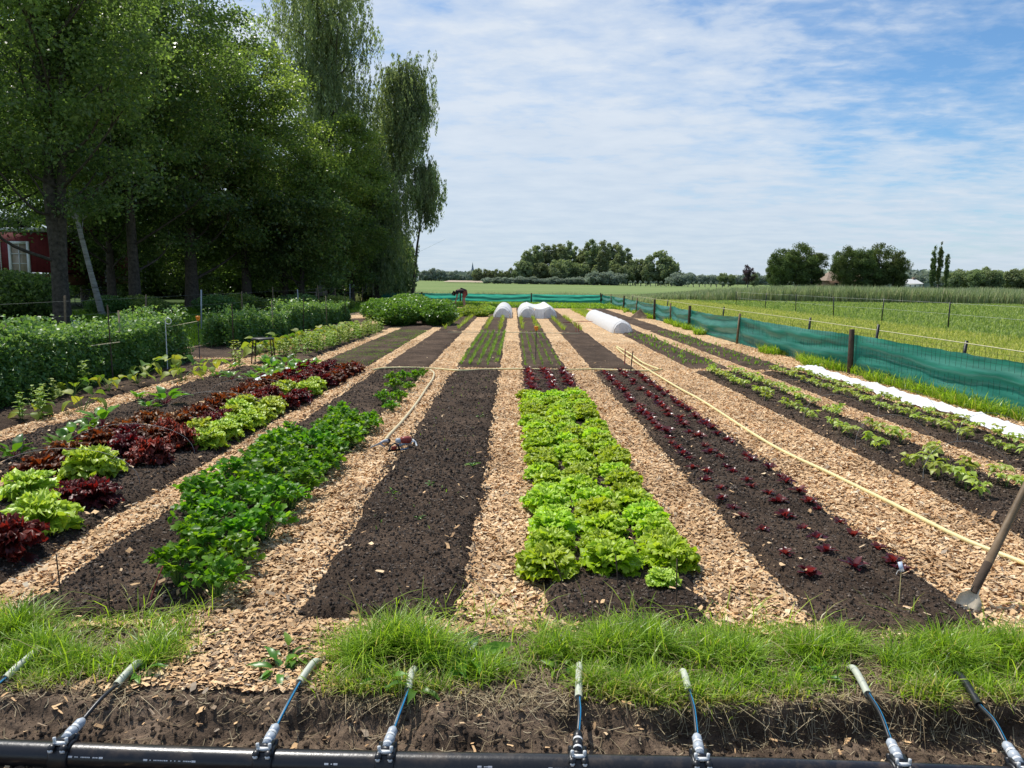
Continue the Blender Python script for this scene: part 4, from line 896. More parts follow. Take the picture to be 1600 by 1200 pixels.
for z_ in (.55, .95): ww.tube([(x, y, z_) for (x, y) in pts], .0035, 4)
ww.obj('wire', M['wire'], e2); rebase(e2)
# left wire fence with thin posts in the shade
e3 = empty('wire_fence', (-9.5, 25, 0), 0, 'light wire fence on thin posts in front of the shaded trees', 'fence')
LP = [(175, 560, .95), (240, 555, .9), (298, 540, 1.2), (340, 520, 1.1), (418, 510, 1.0), (442, 498, 1.05), (452, 500, 1.1), (520, 490, 1.0), (535, 492, 1.0), (560, 488, 1.05), (578, 484, 1.05), (592, 478, 1.05)]
LX = [(-9.0+.0*i, 12+i*3.4) for i in range(12)]
for i, (x, y) in enumerate(LX):
    h = 1.15+.1*math.sin(i*3); o = Acc().lathe([(.001, 0), (.022, 0), (.02, h), (.001, h+.01)], n=8).obj('post', M['wood' if i % 3 else 'grey'], e3, (x, y, 0)); o.rotation_euler = (.03*math.sin(i*5), .05*math.sin(i*7), 0)
ww = Acc()
for z_ in (.25, .5, .75, 1.05): ww.tube([(x, y+.001, z_+.02*math.sin(i*3)) for i, (x, y) in enumerate(LX)], .0028, 4)
ww.obj('wire', plain('dull fence wire', (.16, .17, .14), .7), e3); rebase(e3)
# ------------------------------------------------------------------ pipe and drip lines in the trench
pz = -.055
pp = [(-3.2, P(-120, 1166, pz)[1])]+[P(x, y, pz) for (x, y) in ((0, 1171), (400, 1185), (800, 1197), (1200, 1210), (1500, 1219))]
ax = [p[0] for p in pp]; ay = [p[1] for p in pp]
cf = np.polyfit(ax, ay, 1)
def pipey(x): return float(np.polyval(cf, x))+.008*math.sin(x*1.3)
PR = .043
mp_ = empty('water_main_pipe', (0, pipey(0), pz), 0, 'thick black plastic supply pipe lying in the trench', 'pipe')
Acc().tube([(x, pipey(x), pz+.004*math.sin(x*2)) for x in np.linspace(-3.4, 3.4, 60)], PR, 24).obj('pipe', M['blackpe'], mp_)
M['print'] = plain('white ink', (.75, .75, .75), .6)
def stripprint(x0, x1, s, dz):
    """row of small ink dashes wrapped on the pipe flank"""
    q = rs(s); a = Acc(); x = x0
    def dash(x, w, h):
        for b in (-1, ):
            th = R(205-180)+dz
            n_ = 3; A = np.linspace(-h/2/PR, h/2/PR, n_)
            V = []
            for xx in (x, x+w):
                for al in A: V.append((xx, pipey(xx)-(PR+.0012)*math.cos(th+al), pz+.004*math.sin(xx*2)+(PR+.0012)*math.sin(th+al)))
            a.add(V, [[0, 1, n_+1, n_], [1, 2, n_+2, n_+1]], .5)
    dash(x, .014, .006); x += .022
    while x < x1-.02:
        w = .0022+.004*q.rand(); dash(x, w, .0035); x += w+.0015+(.008 if q.rand() < .2 else 0)
    dash(x1-.014, .014, .006)
    return a
for i, (x0, x1, s, dz) in enumerate(((-1.50, -1.38, 1, .05), (-1.24, -1.06, 2, .02), (-.62, -.575, 3, .1), (-.10, -.05, 4, .1), (.14, .34, 5, .05), (1.1, 1.28, 6, .05))):
    stripprint(x0, x1, s, dz).obj('printed_marking', M['print'], mp_, smooth=False)
rebase(mp_)
def dripline(cx, cy, mx_, my_, tx, ty, black, first, label):
    """clamp px, sleeve lower end px, sleeve upper end px"""
    xb = P(cx, cy, pz+.05)[0]; B = np.array([xb, pipey(xb)+.015, pz+PR+.012])
    a_ = P(mx_, my_, .035); Mi = np.array([a_[0], a_[1], .035]); t_ = P(tx, ty, .045); T = np.array([t_[0], t_[1], .045])
    t = empty('drip_line', tuple(B), 0, label, 'irrigation line', 'irrigation lines branching off the black pipe')
    # saddle clamp: split collar with two bolts
    ang = math.atan(cf[0]); rm = np.array(Matrix.Rotation(ang, 3, 'Z'))
    c = Acc(); rx = rm@np.array(Matrix.Rotation(PI/2, 3, 'Y'))
    pc = np.array([xb, pipey(xb), pz])
    c.lathe([(PR-.002, -.032), (PR+.008, -.032), (PR+.010, -.026), (PR+.010, .026), (PR+.008, .032), (PR-.002, .032)], pc, 24, rot=rx)
    for s_ in (-1, 1):
        for f in (-1, 1):
            q = pc+rm@np.array([.021*s_, .030*f, PR*.72+.008]); c.lathe([(.001, -.02), (.0125, -.02), (.0125, .014), (.010, .020), (.001, .020)], q, 10, rot=rm@np.array(Matrix.Rotation(f*-.6, 3, 'X')))
    c.box(pc+[0, .008, PR+.010], (.05, .046, .016), rot=rm)
    c.obj('saddle_clamp', M['blackrub'], t)
    bo = Acc()
    for s_ in (-1, 1):
        q = pc+rm@np.array([.021*s_, -.044, PR*.72+.012]); bo.lathe([(.001, -.012), (.0085, -.012), (.0085, .003), (.006, .006), (.001, .006)], q, 6, rot=rm@np.array(Matrix.Rotation(.95, 3, 'X')))
        q = pc+rm@np.array([.021*s_, -.018, PR+.022]); bo.lathe([(.001, -.008), (.006, -.008), (.006, .010), (.001, .012)], q, 6)
    bo.box(pc+rm@np.array([0, -.020, PR+.013]), (.044, .012, .010), rot=rm)
    bo.obj('bolt', M['white'], t)
    d = Mi-B; d[2] = max(d[2], .01); dn = d/np.linalg.norm(d); rr = rod(B, B+dn)
    k = Acc(); k.lathe([(.001, -.01), (.016, -.008), (.016, .012), (.019, .014), (.019, .040), (.015, .044), (.015, .052), (.0175, .054), (.0175, .080), (.011, .092), (.001, .094)], B, 8, rot=rr); k.obj('coupling', M['grey'] if first else M['blackrub'], t)
    k = Acc(); k.lathe([(.0155, .003), (.0165, .004), (.0165, .012), (.0155, .013)], B, 12, rot=rr); k.lathe([(.0172, .044), (.0172, .053)], B, 12, rot=rr); k.obj('collar', M['white'], t)
    S0 = B+dn*.085; pth_ = smoothpath([S0, S0*.5+Mi*.5+np.array([.004, 0, .012]), Mi, Mi*.4+T*.6, T], 6)
    Acc().tube(pth_, .0075, 10).obj('hose', M['blackrub'] if black != 2 else M['blackrub'], t)
    if black != 2:
        st = pth_.copy(); st[:, 0] += .0028; st[:, 2] += .0028; Acc().tube(st, .0046, 8).obj('blue_highlight', M['blue'], t)  # highlight along the black hose, modelled as a thin blue tube
    Acc().tube(smoothpath([Mi, Mi*.5+T*.5+np.array([0, 0, .005]), T, T+(T-Mi)*.35-np.array([0, 0, .035])], 5), .0145, 12, cap=True).obj('sleeve', M['blackrub'] if black == 1 else M['sleeve'], t)
    rebase(t)
for a_ in ((-70, 1140, 8, 1060, 60, 1016, 0, 1, 'irrigation line with milky sleeve at the far left of the bank, cut by the frame'),
    (110, 1148, 182, 1070, 214, 1037, 2, 1, 'irrigation line with all black hose beside the leftmost visible clamp'),
    (420, 1158, 468, 1066, 492, 1034, 0, 1, 'irrigation line with blue glinting hose in the chip gap left of the grass clump'),
    (606, 1163, 637, 1078, 646, 1046, 0, 1, 'irrigation line half hidden under the tallest grass clump'),
    (902, 1170, 904, 1090, 905, 1042, 0, 0, 'irrigation line with black coupling below the green lettuce bed'),
    (1092, 1176, 1076, 1080, 1068, 1050, 0, 1, 'irrigation line with blue glinting hose right of the black coupling one'),
    (1402, 1185, 1356, 1084, 1334, 1045, 0, 1, 'irrigation line with milky sleeve leaning left, near the plant label bed'),
    (1590, 1192, 1530, 1102, 1500, 1056, 1, 1, 'irrigation line with black sleeve at the right end of the bank')): dripline(*a_)
# ------------------------------------------------------------------ hoses
def hosep(pts, r, label, mat, z=.03):
    P3 = []
    for (px, py) in pts:
        x, y = P(px, py, z); P3.append((x, y, max(z, gz(x, y)+r)))
    o = Acc().tube(smoothpath(P3, 10), r, 10).obj('garden_hose', mat); return tag(o, label, 'hose')
hosep([(1640, 898), (1600, 880), (1500, 840), (1400, 790), (1300, 741), (1200, 692), (1100, 628), (1060, 606), (1030, 588), (1000, 570), (975, 553), (963, 543)], .0155, 'long pale yellow hose running down the wide chip path', M['hose'])
hosep([(1034, 577), (1020, 579), (985, 580), (930, 577), (880, 578), (820, 578), (760, 577), (720, 580), (680, 576), (640, 577), (600, 577), (583, 578)], .016, 'yellow hose lying straight across all the beds behind the red seedlings', M['hose'])
hosep([(963, 541), (985, 553), (1005, 567), (1030, 577)], .016, 'second strand of yellow hose looping beside the two dark stakes', M['hose'], .05)
hosep([(672, 578), (678, 583), (676, 592), (668, 604), (655, 624), (640, 644), (625, 662), (608, 680), (601, 690)], .016, 'dusty cream hose feeding the small sprinkler', M['hosep'])
def thinline(pts, r, label, mat):
    P3 = [(*P(px, py, .06), .06) for (px, py) in pts]; o = Acc().tube(smoothpath(P3, 6), r, 6).obj('marker_line', mat); return tag(o, label, 'marker line')
thinline([(700, 519), (760, 519), (830, 520), (905, 521)], .010, 'thin pale line pegged across the beds before the onion rows', M['string'])
thinline([(880, 504), (920, 502), (958, 505)], .012, 'thin reddish line across the path before the long tunnel', M['redpl'])
# sprinkler
sx, sy = P(625, 706); t = empty('sprinkler', (sx, sy, .02), .5, 'small grey and red lawn sprinkler lying on the path edge', 'sprinkler')
s = Acc(); s.tube([(-.13, -.05, .01), (-.11, -.06, .06), (-.075, -.065, .082), (-.04, -.06, .06), (-.02, -.05, .01)], .008, 8); s.tube([(-.14, -.05, .012), (-.02, -.05, .012)], .010, 8); s.obj('foot_bracket', M['black'], t)
s = Acc(); s.tube([(-.05, -.04, .05), (.16, .04, .055)], .011, 10); s.tube([(-.03, -.05, .012), (.16, -.02, .012)], .009, 8); s.tube([(.16, -.03, .012), (.17, .05, .05), (.15, .07, .07)], .009, 8); s.obj('frame', M['grey'], t)
Acc().lathe([(.001, -.045), (.03, -.045), (.036, -.02), (.036, .03), (.028, .05), (.001, .05)], (.06, .01, .085), 16, rot=np.array(Matrix.Rotation(PI/2, 3, 'Y'))).obj('motor_housing', M['redpl'], t)
Acc().lathe([(.001, 0), (.026, 0), (.026, .03), (.018, .04), (.001, .04)], (.0, .0, .085), 14, rot=np.array(Matrix.Rotation(-PI/2, 3, 'Y'))).obj('nozzle_ring', M['grey'], t)
Acc().box((-.075, -.05, .035), (.05, .012, .03)).obj('cap', M['redpl'], t)
sx, sy = P(594, 700); t = empty('hose_connector', (sx, sy, .03), 0, 'grey hose end fitting with forked spike left of the sprinkler', 'connector')
s = Acc(); s.tube([(.07, .10, .02), (.03, .03, .03), (0, -.03, .02)], [.02, .014, .011], 10); s.obj('body', M['grey'], t)
s = Acc(); s.tube([(0, -.03, .02), (-.07, -.12, 0)], [.010, .006], 8); s.tube([(0, -.03, .02), (.06, -.09, 0)], [.009, .005], 8); s.obj('spike', M['grey'], t)
Acc().lathe([(.02, -.012), (.027, -.01), (.027, .01), (.02, .012)], (.06, .085, .022), 14, rot=rod((0, 0, 0), (.04, .07, 0))).obj('locking_ring', M['black'], t)
# ------------------------------------------------------------------ low tunnels of fleece
def tunnel(x0, x1, y0, y1, h, label, seed, joined=None, half=False):
    t = empty('fleece_tunnel', ((x0+x1)/2, (y0+y1)/2, 0), 0, label, 'fleece tunnel')
    n = 26; m = 40; th = np.linspace(0, PI, n)[None, :]; s = np.linspace(0, 1, m)[:, None]
    cx = (x0+x1)/2; w = (x1-x0)/2; q = rs(seed)
    rib = 1-.05*np.abs(np.sin(s*PI*(y1-y0)/1.1))
    endt = np.minimum(1, .80+.20*np.minimum(s, 1-s)*(y1-y0)/.22)
    X = cx-np.cos(th)*w*(1+.10*(np.abs(np.cos(th))**6))*endt; Z = np.sin(th)**.85*h*rib*endt+.035*(fbm(th*4+0*s, s*26, seed, 4)-.5)*np.sin(th)+.0
    Y = y0+(y1-y0)*s+0*th
    i = np.arange(m-1)[:, None]*n; j = np.arange(n-1)[None, :]; Q = np.stack([i+j, i+j+1, i+n+j+1, i+n+j], -1).reshape(-1, 4)
    link('cover', mk_mesh('cover', np.stack([X, Y, Z+.01], -1).reshape(-1, 3), Q, M['fleece']), t)
    # gathered end walls, radial pleats
    for yy, d in ((y0, -1), (y1, 1)):
        rr = np.linspace(0, 1, 9)[:, None]; tt = np.linspace(0, PI, 60)[None, :]
        X = cx-np.cos(tt)*w*.80*rr; Z = np.sin(tt)**.85*h*.80*rr; Y = yy+d*(.16*(1-rr)+.022*np.sin(tt*24)*rr*(1-rr*.6))+0*tt
        i = np.arange(8)[:, None]*60; j = np.arange(59)[None, :]; Q = np.stack([i+j, i+j+1, i+60+j+1, i+60+j], -1).reshape(-1, 4)
        link('end_wall', mk_mesh('end_wall', np.stack([X, Y, Z+.012], -1).reshape(-1, 3), Q, M['fleece2']), t)
    hp = Acc()
    for yy in np.arange(y0+.02, y1, 1.05):
        tt = np.linspace(0, PI, 16); hp.tube(np.stack([cx-np.cos(tt)*w*.97, yy+0*tt, np.sin(tt)**.85*h*.96], 1), .006, 6)
    hp.obj('hoop', M['wire'], t); rebase(t); return t
M['fleece2'] = plain('thin crop fleece', (.86, .87, .88), .9, 0, .1, .04, 4, .2, .65)
tunnel(-.80, -.07, 32.2, 38.5, .50, 'short white fleece tunnel left of the double one', 161)
tunnel(.26, .98, 32.4, 38.5, .50, 'left arch of the double white fleece tunnel', 162)
tunnel(1.24, 1.84, 32.4, 39.5, .50, 'right arch of the double white fleece tunnel', 163)
# fleece sheet slung between the two arches
n = 20; m = 20; u = np.linspace(0, 1, n)[None, :]; s = np.linspace(0, 1, m)[:, None]
X = .64+(1.56-.64)*u+0*s; Z = .515-.12*np.sin(PI*u)**1.2+0*s; Y = 32.25+6.4*s+0*u
i = np.arange(m-1)[:, None]*n; j = np.arange(n-1)[None, :]; Q = np.stack([i+j, i+j+1, i+n+j+1, i+n+j], -1).reshape(-1, 4)
a = Acc(); a.add(np.stack([X, Y, Z], -1).reshape(-1, 3), Q, .5)
fx = np.linspace(.92, 1.30, 14)[None, :]; fz = np.linspace(0, 1, 8)[:, None]; FX = fx+0*fz; FZ_ = fz*(.515-.12*np.sin(PI*(FX-.64)/.92)**1.2); FY = 32.24+.03*np.sin(FX*40)*(1-fz)
i = np.arange(7)[:, None]*14; j = np.arange(13)[None, :]; a.add(np.stack([FX, FY, FZ_], -1).reshape(-1, 3), np.stack([i+j, i+j+1, i+14+j+1, i+14+j], -1).reshape(-1, 4), .5)
tag(a.obj('fleece_sheet', M['fleece']), 'white fleece slung between the two arches of the double tunnel', 'fleece')
tunnel(3.08, 3.70, 23.7, 32.5, .40, 'long white fleece tunnel alone on the right beds', 164)
# flat fleece strip along bed G
L = [(1236, 578), (1262, 586), (1300, 597), (1400, 632), (1500, 663), (1600, 690)]
n = 160; m = 14; t_ = np.linspace(0, 1, n)[:, None]; s = np.linspace(0, 1, m)[None, :]
y = 14.25+(6.6-14.25)*t_; xl = 5.27+.05*t_+.05*(fbm(y*1.2, y*0, 171, 3)-.5); wd = .42+.06*(fbm(y*.9, y*0, 172, 3)-.5); wd = wd*np.minimum(1, .5+t_*12)
X = xl+wd*s; Y = y+0*s; Z = .02+.05*np.abs(fbm(X*14, Y*2.2, 173, 4)-.5)*3+.03*np.abs(fbm(X*5+Y*3, Y*7, 179, 3)-.5)*3+.05*np.exp(-((y-14.0)/.25)**2)*fbm(X*9, Y*9, 174, 3)+.03*np.sin(PI*s)*fbm(Y*2, X*2, 175, 2)
i = np.arange(n-1)[:, None]*m; j = np.arange(m-1)[None, :]; Q = np.stack([i+j, i+j+1, i+m+j+1, i+m+j], -1).reshape(-1, 4)
tag(link('fleece_sheet', mk_mesh('fleece_sheet', np.stack([X, Y, Z], -1).reshape(-1, 3), Q, M['fleeceflat'])), 'long strip of white fleece laid flat along the bean bed beside the green fence', 'fleece')
n = 50; m = 8; t_ = np.linspace(0, 1, n)[:, None]; s = np.linspace(0, 1, m)[None, :]
p0 = np.array(P(452, 575)+(.05,)); p1 = np.array(P(398, 590)+(.05,)); p0 = np.array([-3.86, 13.7, .05]); p1 = np.array([-3.86, 10.6, .05])
X = p0[0]+.03*np.sin(t_*9)+.16*s; Y = p0[1]+(p1[1]-p0[1])*t_+0*s; Z = .05+.05*fbm(X*9, Y*3, 177, 3)+0*s
i = np.arange(n-1)[:, None]*m; j = np.arange(m-1)[None, :]; Q = np.stack([i+j, i+j+1, i+m+j+1, i+m+j], -1).reshape(-1, 4)
tag(link('fleece_sheet', mk_mesh('fleece_sheet', np.stack([X, Y, Z], -1).reshape(-1, 3), Q, M['fleeceflat'])), 'rolled narrow white fleece lying behind the far dark red lettuces', 'fleece')
# wire hoops
M['hoopw'] = plain('dull hoop wire', (.26, .26, .25), .6, .2)
def hoop(xa, xb, y, h, label, sk=0):
    t = np.linspace(0, PI, 18); o = Acc().tube(np.stack([(xa+xb)/2-np.cos(t)*(xb-xa)/2, y+sk*np.sin(t), np.sin(t)**.8*h], 1), .0018, 6).obj('wire_hoop', M['hoopw']); tag(o, label, 'wire hoop', 'bare wire hoops over the beds')
for i, y in enumerate((6.1, 7.35, 8.7, 10.1)): hoop(3.36, 4.12, y, .33, '%s bare wire hoop from the front over the right bean bed' % ORD[i], .12)
for i, y in enumerate((7.6, 9.3, 11.1)): hoop(4.50, 5.22, y, .32, '%s bare wire hoop over the bed beside the fleece strip' % ORD[i], .12)
for i, y in enumerate((5.6, 6.6, 8.6, 9.8)): hoop(-3.95, -2.78, y, .29, '%s bare wire hoop from the front over the mixed lettuce bed' % ORD[i], .1)
# thin sticks, stakes
def stick(px, py, top, r, label, mat, cat='stake', cap=None, lean=0, name='stake'):
    x, y = P(px, py); z = gz(x, y)
    t = empty(name, (x, y, z), 0, label, cat); o = Acc().tube([(0, 0, -.03), (lean*.5, 0, top*.5), (lean, 0, top)], [r, r*.95, r*.9], 8).obj('shaft', mat, t)
    if cap: Acc().lathe([(.001, -.05), (.022, -.05), (.036, -.02), (.042, .02), (.036, .035), (.001, .04)], (lean, 0, top), 12).obj('cap', M['orange'], t)
    return t
stick(837, 566, .62, .008, 'thin stake with an orange cap in the seedling bed', M['black'], cap=1)
stick(312, 562, .80, .008, 'thin stake with an orange cap at the far end of the near pea hedge', M['black'], cap=1)
stick(976, 572, .30, .011, 'left dark rusty stake at the corner of the red seedling bed', M['redpl'])
stick(985, 583, .34, .011, 'right dark rusty stake at the corner of the red seedling bed', M['darkW'], lean=.03)
stick(900, 519, .28, .011, 'left small rusty stake at the corner of the onion bed', M['redpl'])
stick(904, 519, .28, .011, 'right small rusty stake at the corner of the onion bed', M['redpl'])
stick(966, 930, .17, .0035, 'thin stick before the middle front lettuce', M['darkW'], 'stick', lean=-.02, name='stick')
stick(1056, 952, .22, .0035, 'thin upright stick beside the small pale lettuce', M['darkW'], 'stick', lean=-.005, name='stick')
stick(882, 925, .13, .0035, 'thin slanting stick leaning in the left front lettuce', M['darkW'], 'stick', lean=-.06, name='stick')
stick(95, 930, .19, .0035, 'thin dark stick at the left of the leafy celery bed front', M['darkW'], 'stick', lean=-.01, name='stick')
stick(172, 965, .16, .0035, 'thin dark stick standing before the celery bed', M['darkW'], 'stick', lean=.0, name='stick')
stick(232, 948, .18, .0035, 'thin stick slanting to the celery leaves', M['redpl'], 'stick', lean=.08, name='stick')
stick(6, 585, .85, .020, 'stout pale wooden stake at the left end of the strings', M['paleW'], lean=.08)
stick(191, 590, 1.0, .014, 'thin pale cane between the white loop pins of the pea hedge', M['paleW'])
stick(177, 600, 1.12, .010, 'dark thin rod standing in the near pea hedge', M['darkW'], lean=-.02)
for (px, py, lab, h) in ((119, 600, 'white wire pin with curled loop top left of the cane', .86), (262, 580, 'white wire pin with curled loop top right of the cane', .82)):
    x, y = P(px, py); a = np.linspace(0, 2*PI, 14)
    lp = [(0, 0, 0), (0, 0, h)]+[(.05-.05*math.cos(v)*1.0, 0, h+.02+.05*math.sin(v)) for v in a]
    o = Acc().tube(lp, .007, 6).obj('loop_pin', M['white']); o.location = (x, y, 0); tag(o, lab, 'garden pin')
def strung(a, b, h0, h1, label):
    x0, y0 = P(*a); x1, y1 = P(*b); o = Acc().tube(smoothpath([(x0, y0, h0), ((x0+x1)/2, (y0+y1)/2, (h0+h1)/2-.03), (x1, y1, h1)], 8), .006, 5).obj('string', M['string']); tag(o, label, 'string')
strung((-20, 600), (191, 590), .66, .72, 'upper pale string tied along the near pea hedge'); strung((191, 590), (312, 562), .72, .74, 'string from the cane to the orange capped stake')
strung((-20, 620), (191, 600), .56, .62, 'lower pale string tied along the near pea hedge')
for i in range(5):
    y = 16.6+i*2.8; o = Acc().lathe([(.001, 0), (.012, 0), (.012, 1.0), (.001, 1.01)], n=8).obj('stake', M['paleW' if i % 2 else 'darkW']); o.location = (-6.05, y, 0); o.rotation_euler = (0, .03*math.sin(i*4), 0); tag(o, '%s thin stake from the stool along the far pea hedge' % ORD[i], 'stake', 'thin stakes along the far pea hedge')
# plant label
x, y = P(1408, 912); t = empty('plant_label', (x, y, gz(x, y)), -.3, 'small blue white plant label on a bent wire in the red seedling bed', 'plant label')
Acc().tube([(-.03, 0, 0), (-.02, 0, .03), (0, 0, .035)], .0018, 6).obj('wire', M['wire'], t); o = Acc().box((0.008, 0, .05), (.022, .002, .052)).obj('tag', plain('bluish white plastic', (.55, .65, .78), .4), t); o.rotation_euler = (-.5, -.25, 0)
# spade: blade flat side to the viewer, shaft leaning right
x, y = P(1502, 957); t = empty('spade', (x, y, 0), 0, 'worn spade stuck in the soil with its long wooden shaft leaning out of view', 'spade')
A0 = np.array([x, y, .0]); A1 = np.array([*P(1518, 932, .07), .07]); 
tp_ = ray(1622, 722); 
# shaft end: 1.05 m away along the ray plane, leaning away and right
k = 3.95/tp_[1]; A2 = np.array([0, 0, CAMH])+tp_*k
d = (A2-A1)/np.linalg.norm(A2-A1)
M['blade'] = plain('soil stained steel blade', (.66, .55, .40), .6, .0, .35, .25, 22, .25)
bl = Acc(); rt = np.cross(d, (0, 1, 0)); rt = np.array([.90, -.25, .0]); rt -= d*np.dot(rt, d); rt /= np.linalg.norm(rt); nr = np.cross(rt, d)
prof = [(-.105, .012), (-.092, .040), (-.08, .052), (-.03, .054), (.010, .053), (.022, .046), (.050, .022), (.08, .017)]
Cn = A1-d*.03
V = []
for s_, w in prof:
    for u in (-1, -.5, 0, .5, 1):
        for f in (.002, -.002):
            V.append(Cn+d*s_+rt*w*u+nr*(f+.014*u*u))
V = np.array(V); Q = []
for i in range(len(prof)-1):
    for j in range(4):
        for f in (0, 1):
            a0 = i*10+j*2+f; Q.append([a0, a0+2, a0+12, a0+10])
    Q += [[i*10, i*10+1, i*10+11, i*10+10], [i*10+8, i*10+9, i*10+19, i*10+18]]
for j in range(4): Q.append([j*2, j*2+1, j*2+3, j*2+2])
bl.add(V, Q, .5); bl.obj('blade', M['blade'], t)
Acc().tube([A1+d*.02, A1+d*.05, A1+d*.20], [.017, .020, .021], 14).obj('socket', M['darkW'], t)
M['shaft'] = plain('worn ash shaft', (.17, .115, .065), .6, 0, .3, .35, 9, .3)
Acc().tube([A1+d*.17, A1+d*.5+nr*.004, A1+d*.8, A1+d*1.15], [.0205, .0195, .019, .019], 14).obj('shaft', M['shaft'], t); rebase(t)
# stool
x, y = P(412, 567); t = empty('stool', (x, y, 0), .15, 'black metal stool standing on the chip path', 'stool')
Acc().lathe([(.001, 0), (.20, 0), (.205, .006), (.205, .022), (.195, .028), (.001, .028)], (0, 0, .44), 28).obj('seat', M['black'], t)
for sx_ in (-1, 1):
    for sy_ in (-1, 1): Acc().tube([(.15*sx_, .15*sy_, .44), (.165*sx_, .165*sy_, .3), (.185*sx_, .185*sy_, 0)], .011, 8).obj('leg', M['black'], t)
# garden table + chair in the shade
Yb = 45.0
x, z = at(488, 462, Yb)
t = empty('garden_table', (x-.3, Yb, 0), 0, 'low greyish wooden table in the shade behind the wire fence', 'table')
Acc().box((0, 0, .72), (1.5, .7, .05)).obj('tabletop', M['paleG'] if 'paleG' in M else M.setdefault('paleG', plain('sun bleached wood', (.34, .29, .24), .8, 0, .2, .15, 10)), t)
for a_ in (-.6, .6):
    for b_ in (-.28, .28): Acc().box((a_, b_, .35), (.07, .07, .70)).obj('leg', M['paleG'], t)
t = empty('garden_bench', (x-.3, Yb-1.0, 0), 0, 'plain low bench beside the shaded wooden table', 'bench'); Acc().box((0, 0, .42), (1.5, .26, .05)).obj('seat', M['paleG'], t)
for a_ in (-.6, .6): Acc().box((a_, 0, .2), (.06, .22, .39)).obj('leg', M['paleG'], t)
x, z = at(505, 462, Yb)
t = empty('garden_chair', (x, Yb-.3, 0), .3, 'bleached wooden armchair with rounded fan back in the shade', 'chair')
for i in range(7):
    w = .09; xx = (i-3)*.095; h = .62*math.sqrt(max(.1, 1-(xx/.42)**2)); o = Acc().box((xx, .22+.18, .42+h/2+.1), (.085, .025, h)).obj('back_slat', M['paleG'], t)
Acc().box((0, 0, .40), (.62, .56, .04)).obj('seat', M['paleG'], t)
for s_ in (-1, 1):
    Acc().box((s_*.36, .02, .60), (.12, .70, .03)).obj('armrest', M['paleG'], t); Acc().box((s_*.34, -.28, .30), (.08, .04, .60)).obj('leg', M['paleG'], t); Acc().box((s_*.34, .30, .30), (.08, .04, .60)).obj('leg', M['paleG'], t)
# ------------------------------------------------------------------ bending person
M['skin'] = plain('skin', (.42, .25, .18), .6, 0, .3, .08, 5)
M['shirt'] = plain('charcoal shirt', (.028, .028, .032), .9, 0, .1, .2, 9)
M['shorts'] = plain('terracotta shorts', (.30, .10, .08), .9, 0, .1, .2, 9)
M['hair'] = plain('dark hair', (.018, .013, .01), .7, 0, .3, .2, 20)
M['boot'] = plain('dusty boots', (.25, .2, .15), .8)
def skin(name, verts, edges, radii, mat, parent, root=0, sub=1):
    me = bpy.data.meshes.new(name); me.from_pydata(verts, edges, []); o = link(name, me, parent)
    md = o.modifiers.new('skin', 'SKIN'); md.use_smooth_shade = True; md.use_x_symmetry = False
    for i, r_ in enumerate(radii):
        v = me.skin_vertices[0].data[i]; v.radius = (r_, r_) if np.isscalar(r_) else r_; v.use_root = (i == root)
    s_ = o.modifiers.new('sub', 'SUBSURF'); s_.levels = sub; s_.render_levels = sub
    me.materials.append(mat); return o
x, y = P(722, 481)
man = empty('person', (x, y, 0), 0, 'person in dark shirt and reddish shorts bending far forward over the beds', 'person')
# facing -x; hips at x=+.12 z=.86 ; torso leans forward to the left
Vt = [(.20, 0, .88), (.05, 0, .97), (-.14, 0, 1.0), (-.30, 0, .93), (-.38, 0, .84), (-.47, 0, .76),   # pelvis, spine, chest, neck, head
      (.16, .10, .84), (.10, .12, .46), (.17, .13, .08), (.02, .14, .03),
      (.16, -.10, .84), (.06, -.13, .46), (.13, -.14, .08), (-.02, -.15, .03),
      (-.26, .18, .92), (-.30, .24, .63), (-.36, .20, .38), (-.38, .19, .31),
      (-.26, -.18, .92), (-.27, -.25, .63), (-.35, -.20, .38), (-.37, -.19, .31)]
Et = [(0, 1), (1, 2), (2, 3), (3, 4), (4, 5), (0, 6), (6, 7), (7, 8), (8, 9), (0, 10), (10, 11), (11, 12), (12, 13), (2, 14), (14, 15), (15, 16), (16, 17), (2, 18), (18, 19), (19, 20), (20, 21)]
Rt = [.13, .13, .15, .06, .085, .10, .095, .06, .045, .035, .095, .06, .045, .035, .06, .042, .028, .035, .06, .042, .028, .035]
for base, sg in ((17, 1), (21, -1)):
    b = Vt[base]
    for f in range(5):
        k0 = len(Vt); oy = (f-1.5)*.02 if f < 4 else -.035*sg; Vt += [(b[0]-.01+(-.0), b[1]+oy, b[2]-.05), (b[0]+.02, b[1]+oy*1.1, b[2]-.085+(.03 if f == 4 else .006*abs(f-1.5)))]
        Et += [(base, k0), (k0, k0+1)]; Rt += [.010, .008]
skin('body', Vt, Et, Rt, M['skin'], man, 0, 1)
skin('shirt', [Vt[i] for i in (0, 1, 2, 3)]+[(-.26, .18, .92), (-.28, .22, .74), (-.26, -.18, .92), (-.27, -.23, .74)], [(0, 1), (1, 2), (2, 3), (2, 4), (4, 5), (2, 6), (6, 7)], [.15, .155, .175, .075, .08, .065, .08, .065], M['shirt'], man, 1, 1)
skin('shorts', [Vt[0], (.16, .10, .84), (.11, .12, .55), (.16, -.10, .84), (.08, -.13, .55)], [(0, 1), (1, 2), (0, 3), (3, 4)], [.15, .12, .095, .12, .095], M['shorts'], man, 0, 1)
skin('hair', [(-.42, 0, .86), (-.46, 0, .80), (-.50, 0, .73)], [(0, 1), (1, 2)], [.07, .108, .085], M['hair'], man, 1, 2)
for s_ in (-1, 1): skin('shoe', [(.17-.02*(s_ < 0), .13*s_, .05), (.08, .14*s_, .04), (0, .145*s_, .03)], [(0, 1), (1, 2)], [.05, .045, .035], M['boot'], man, 0, 1)
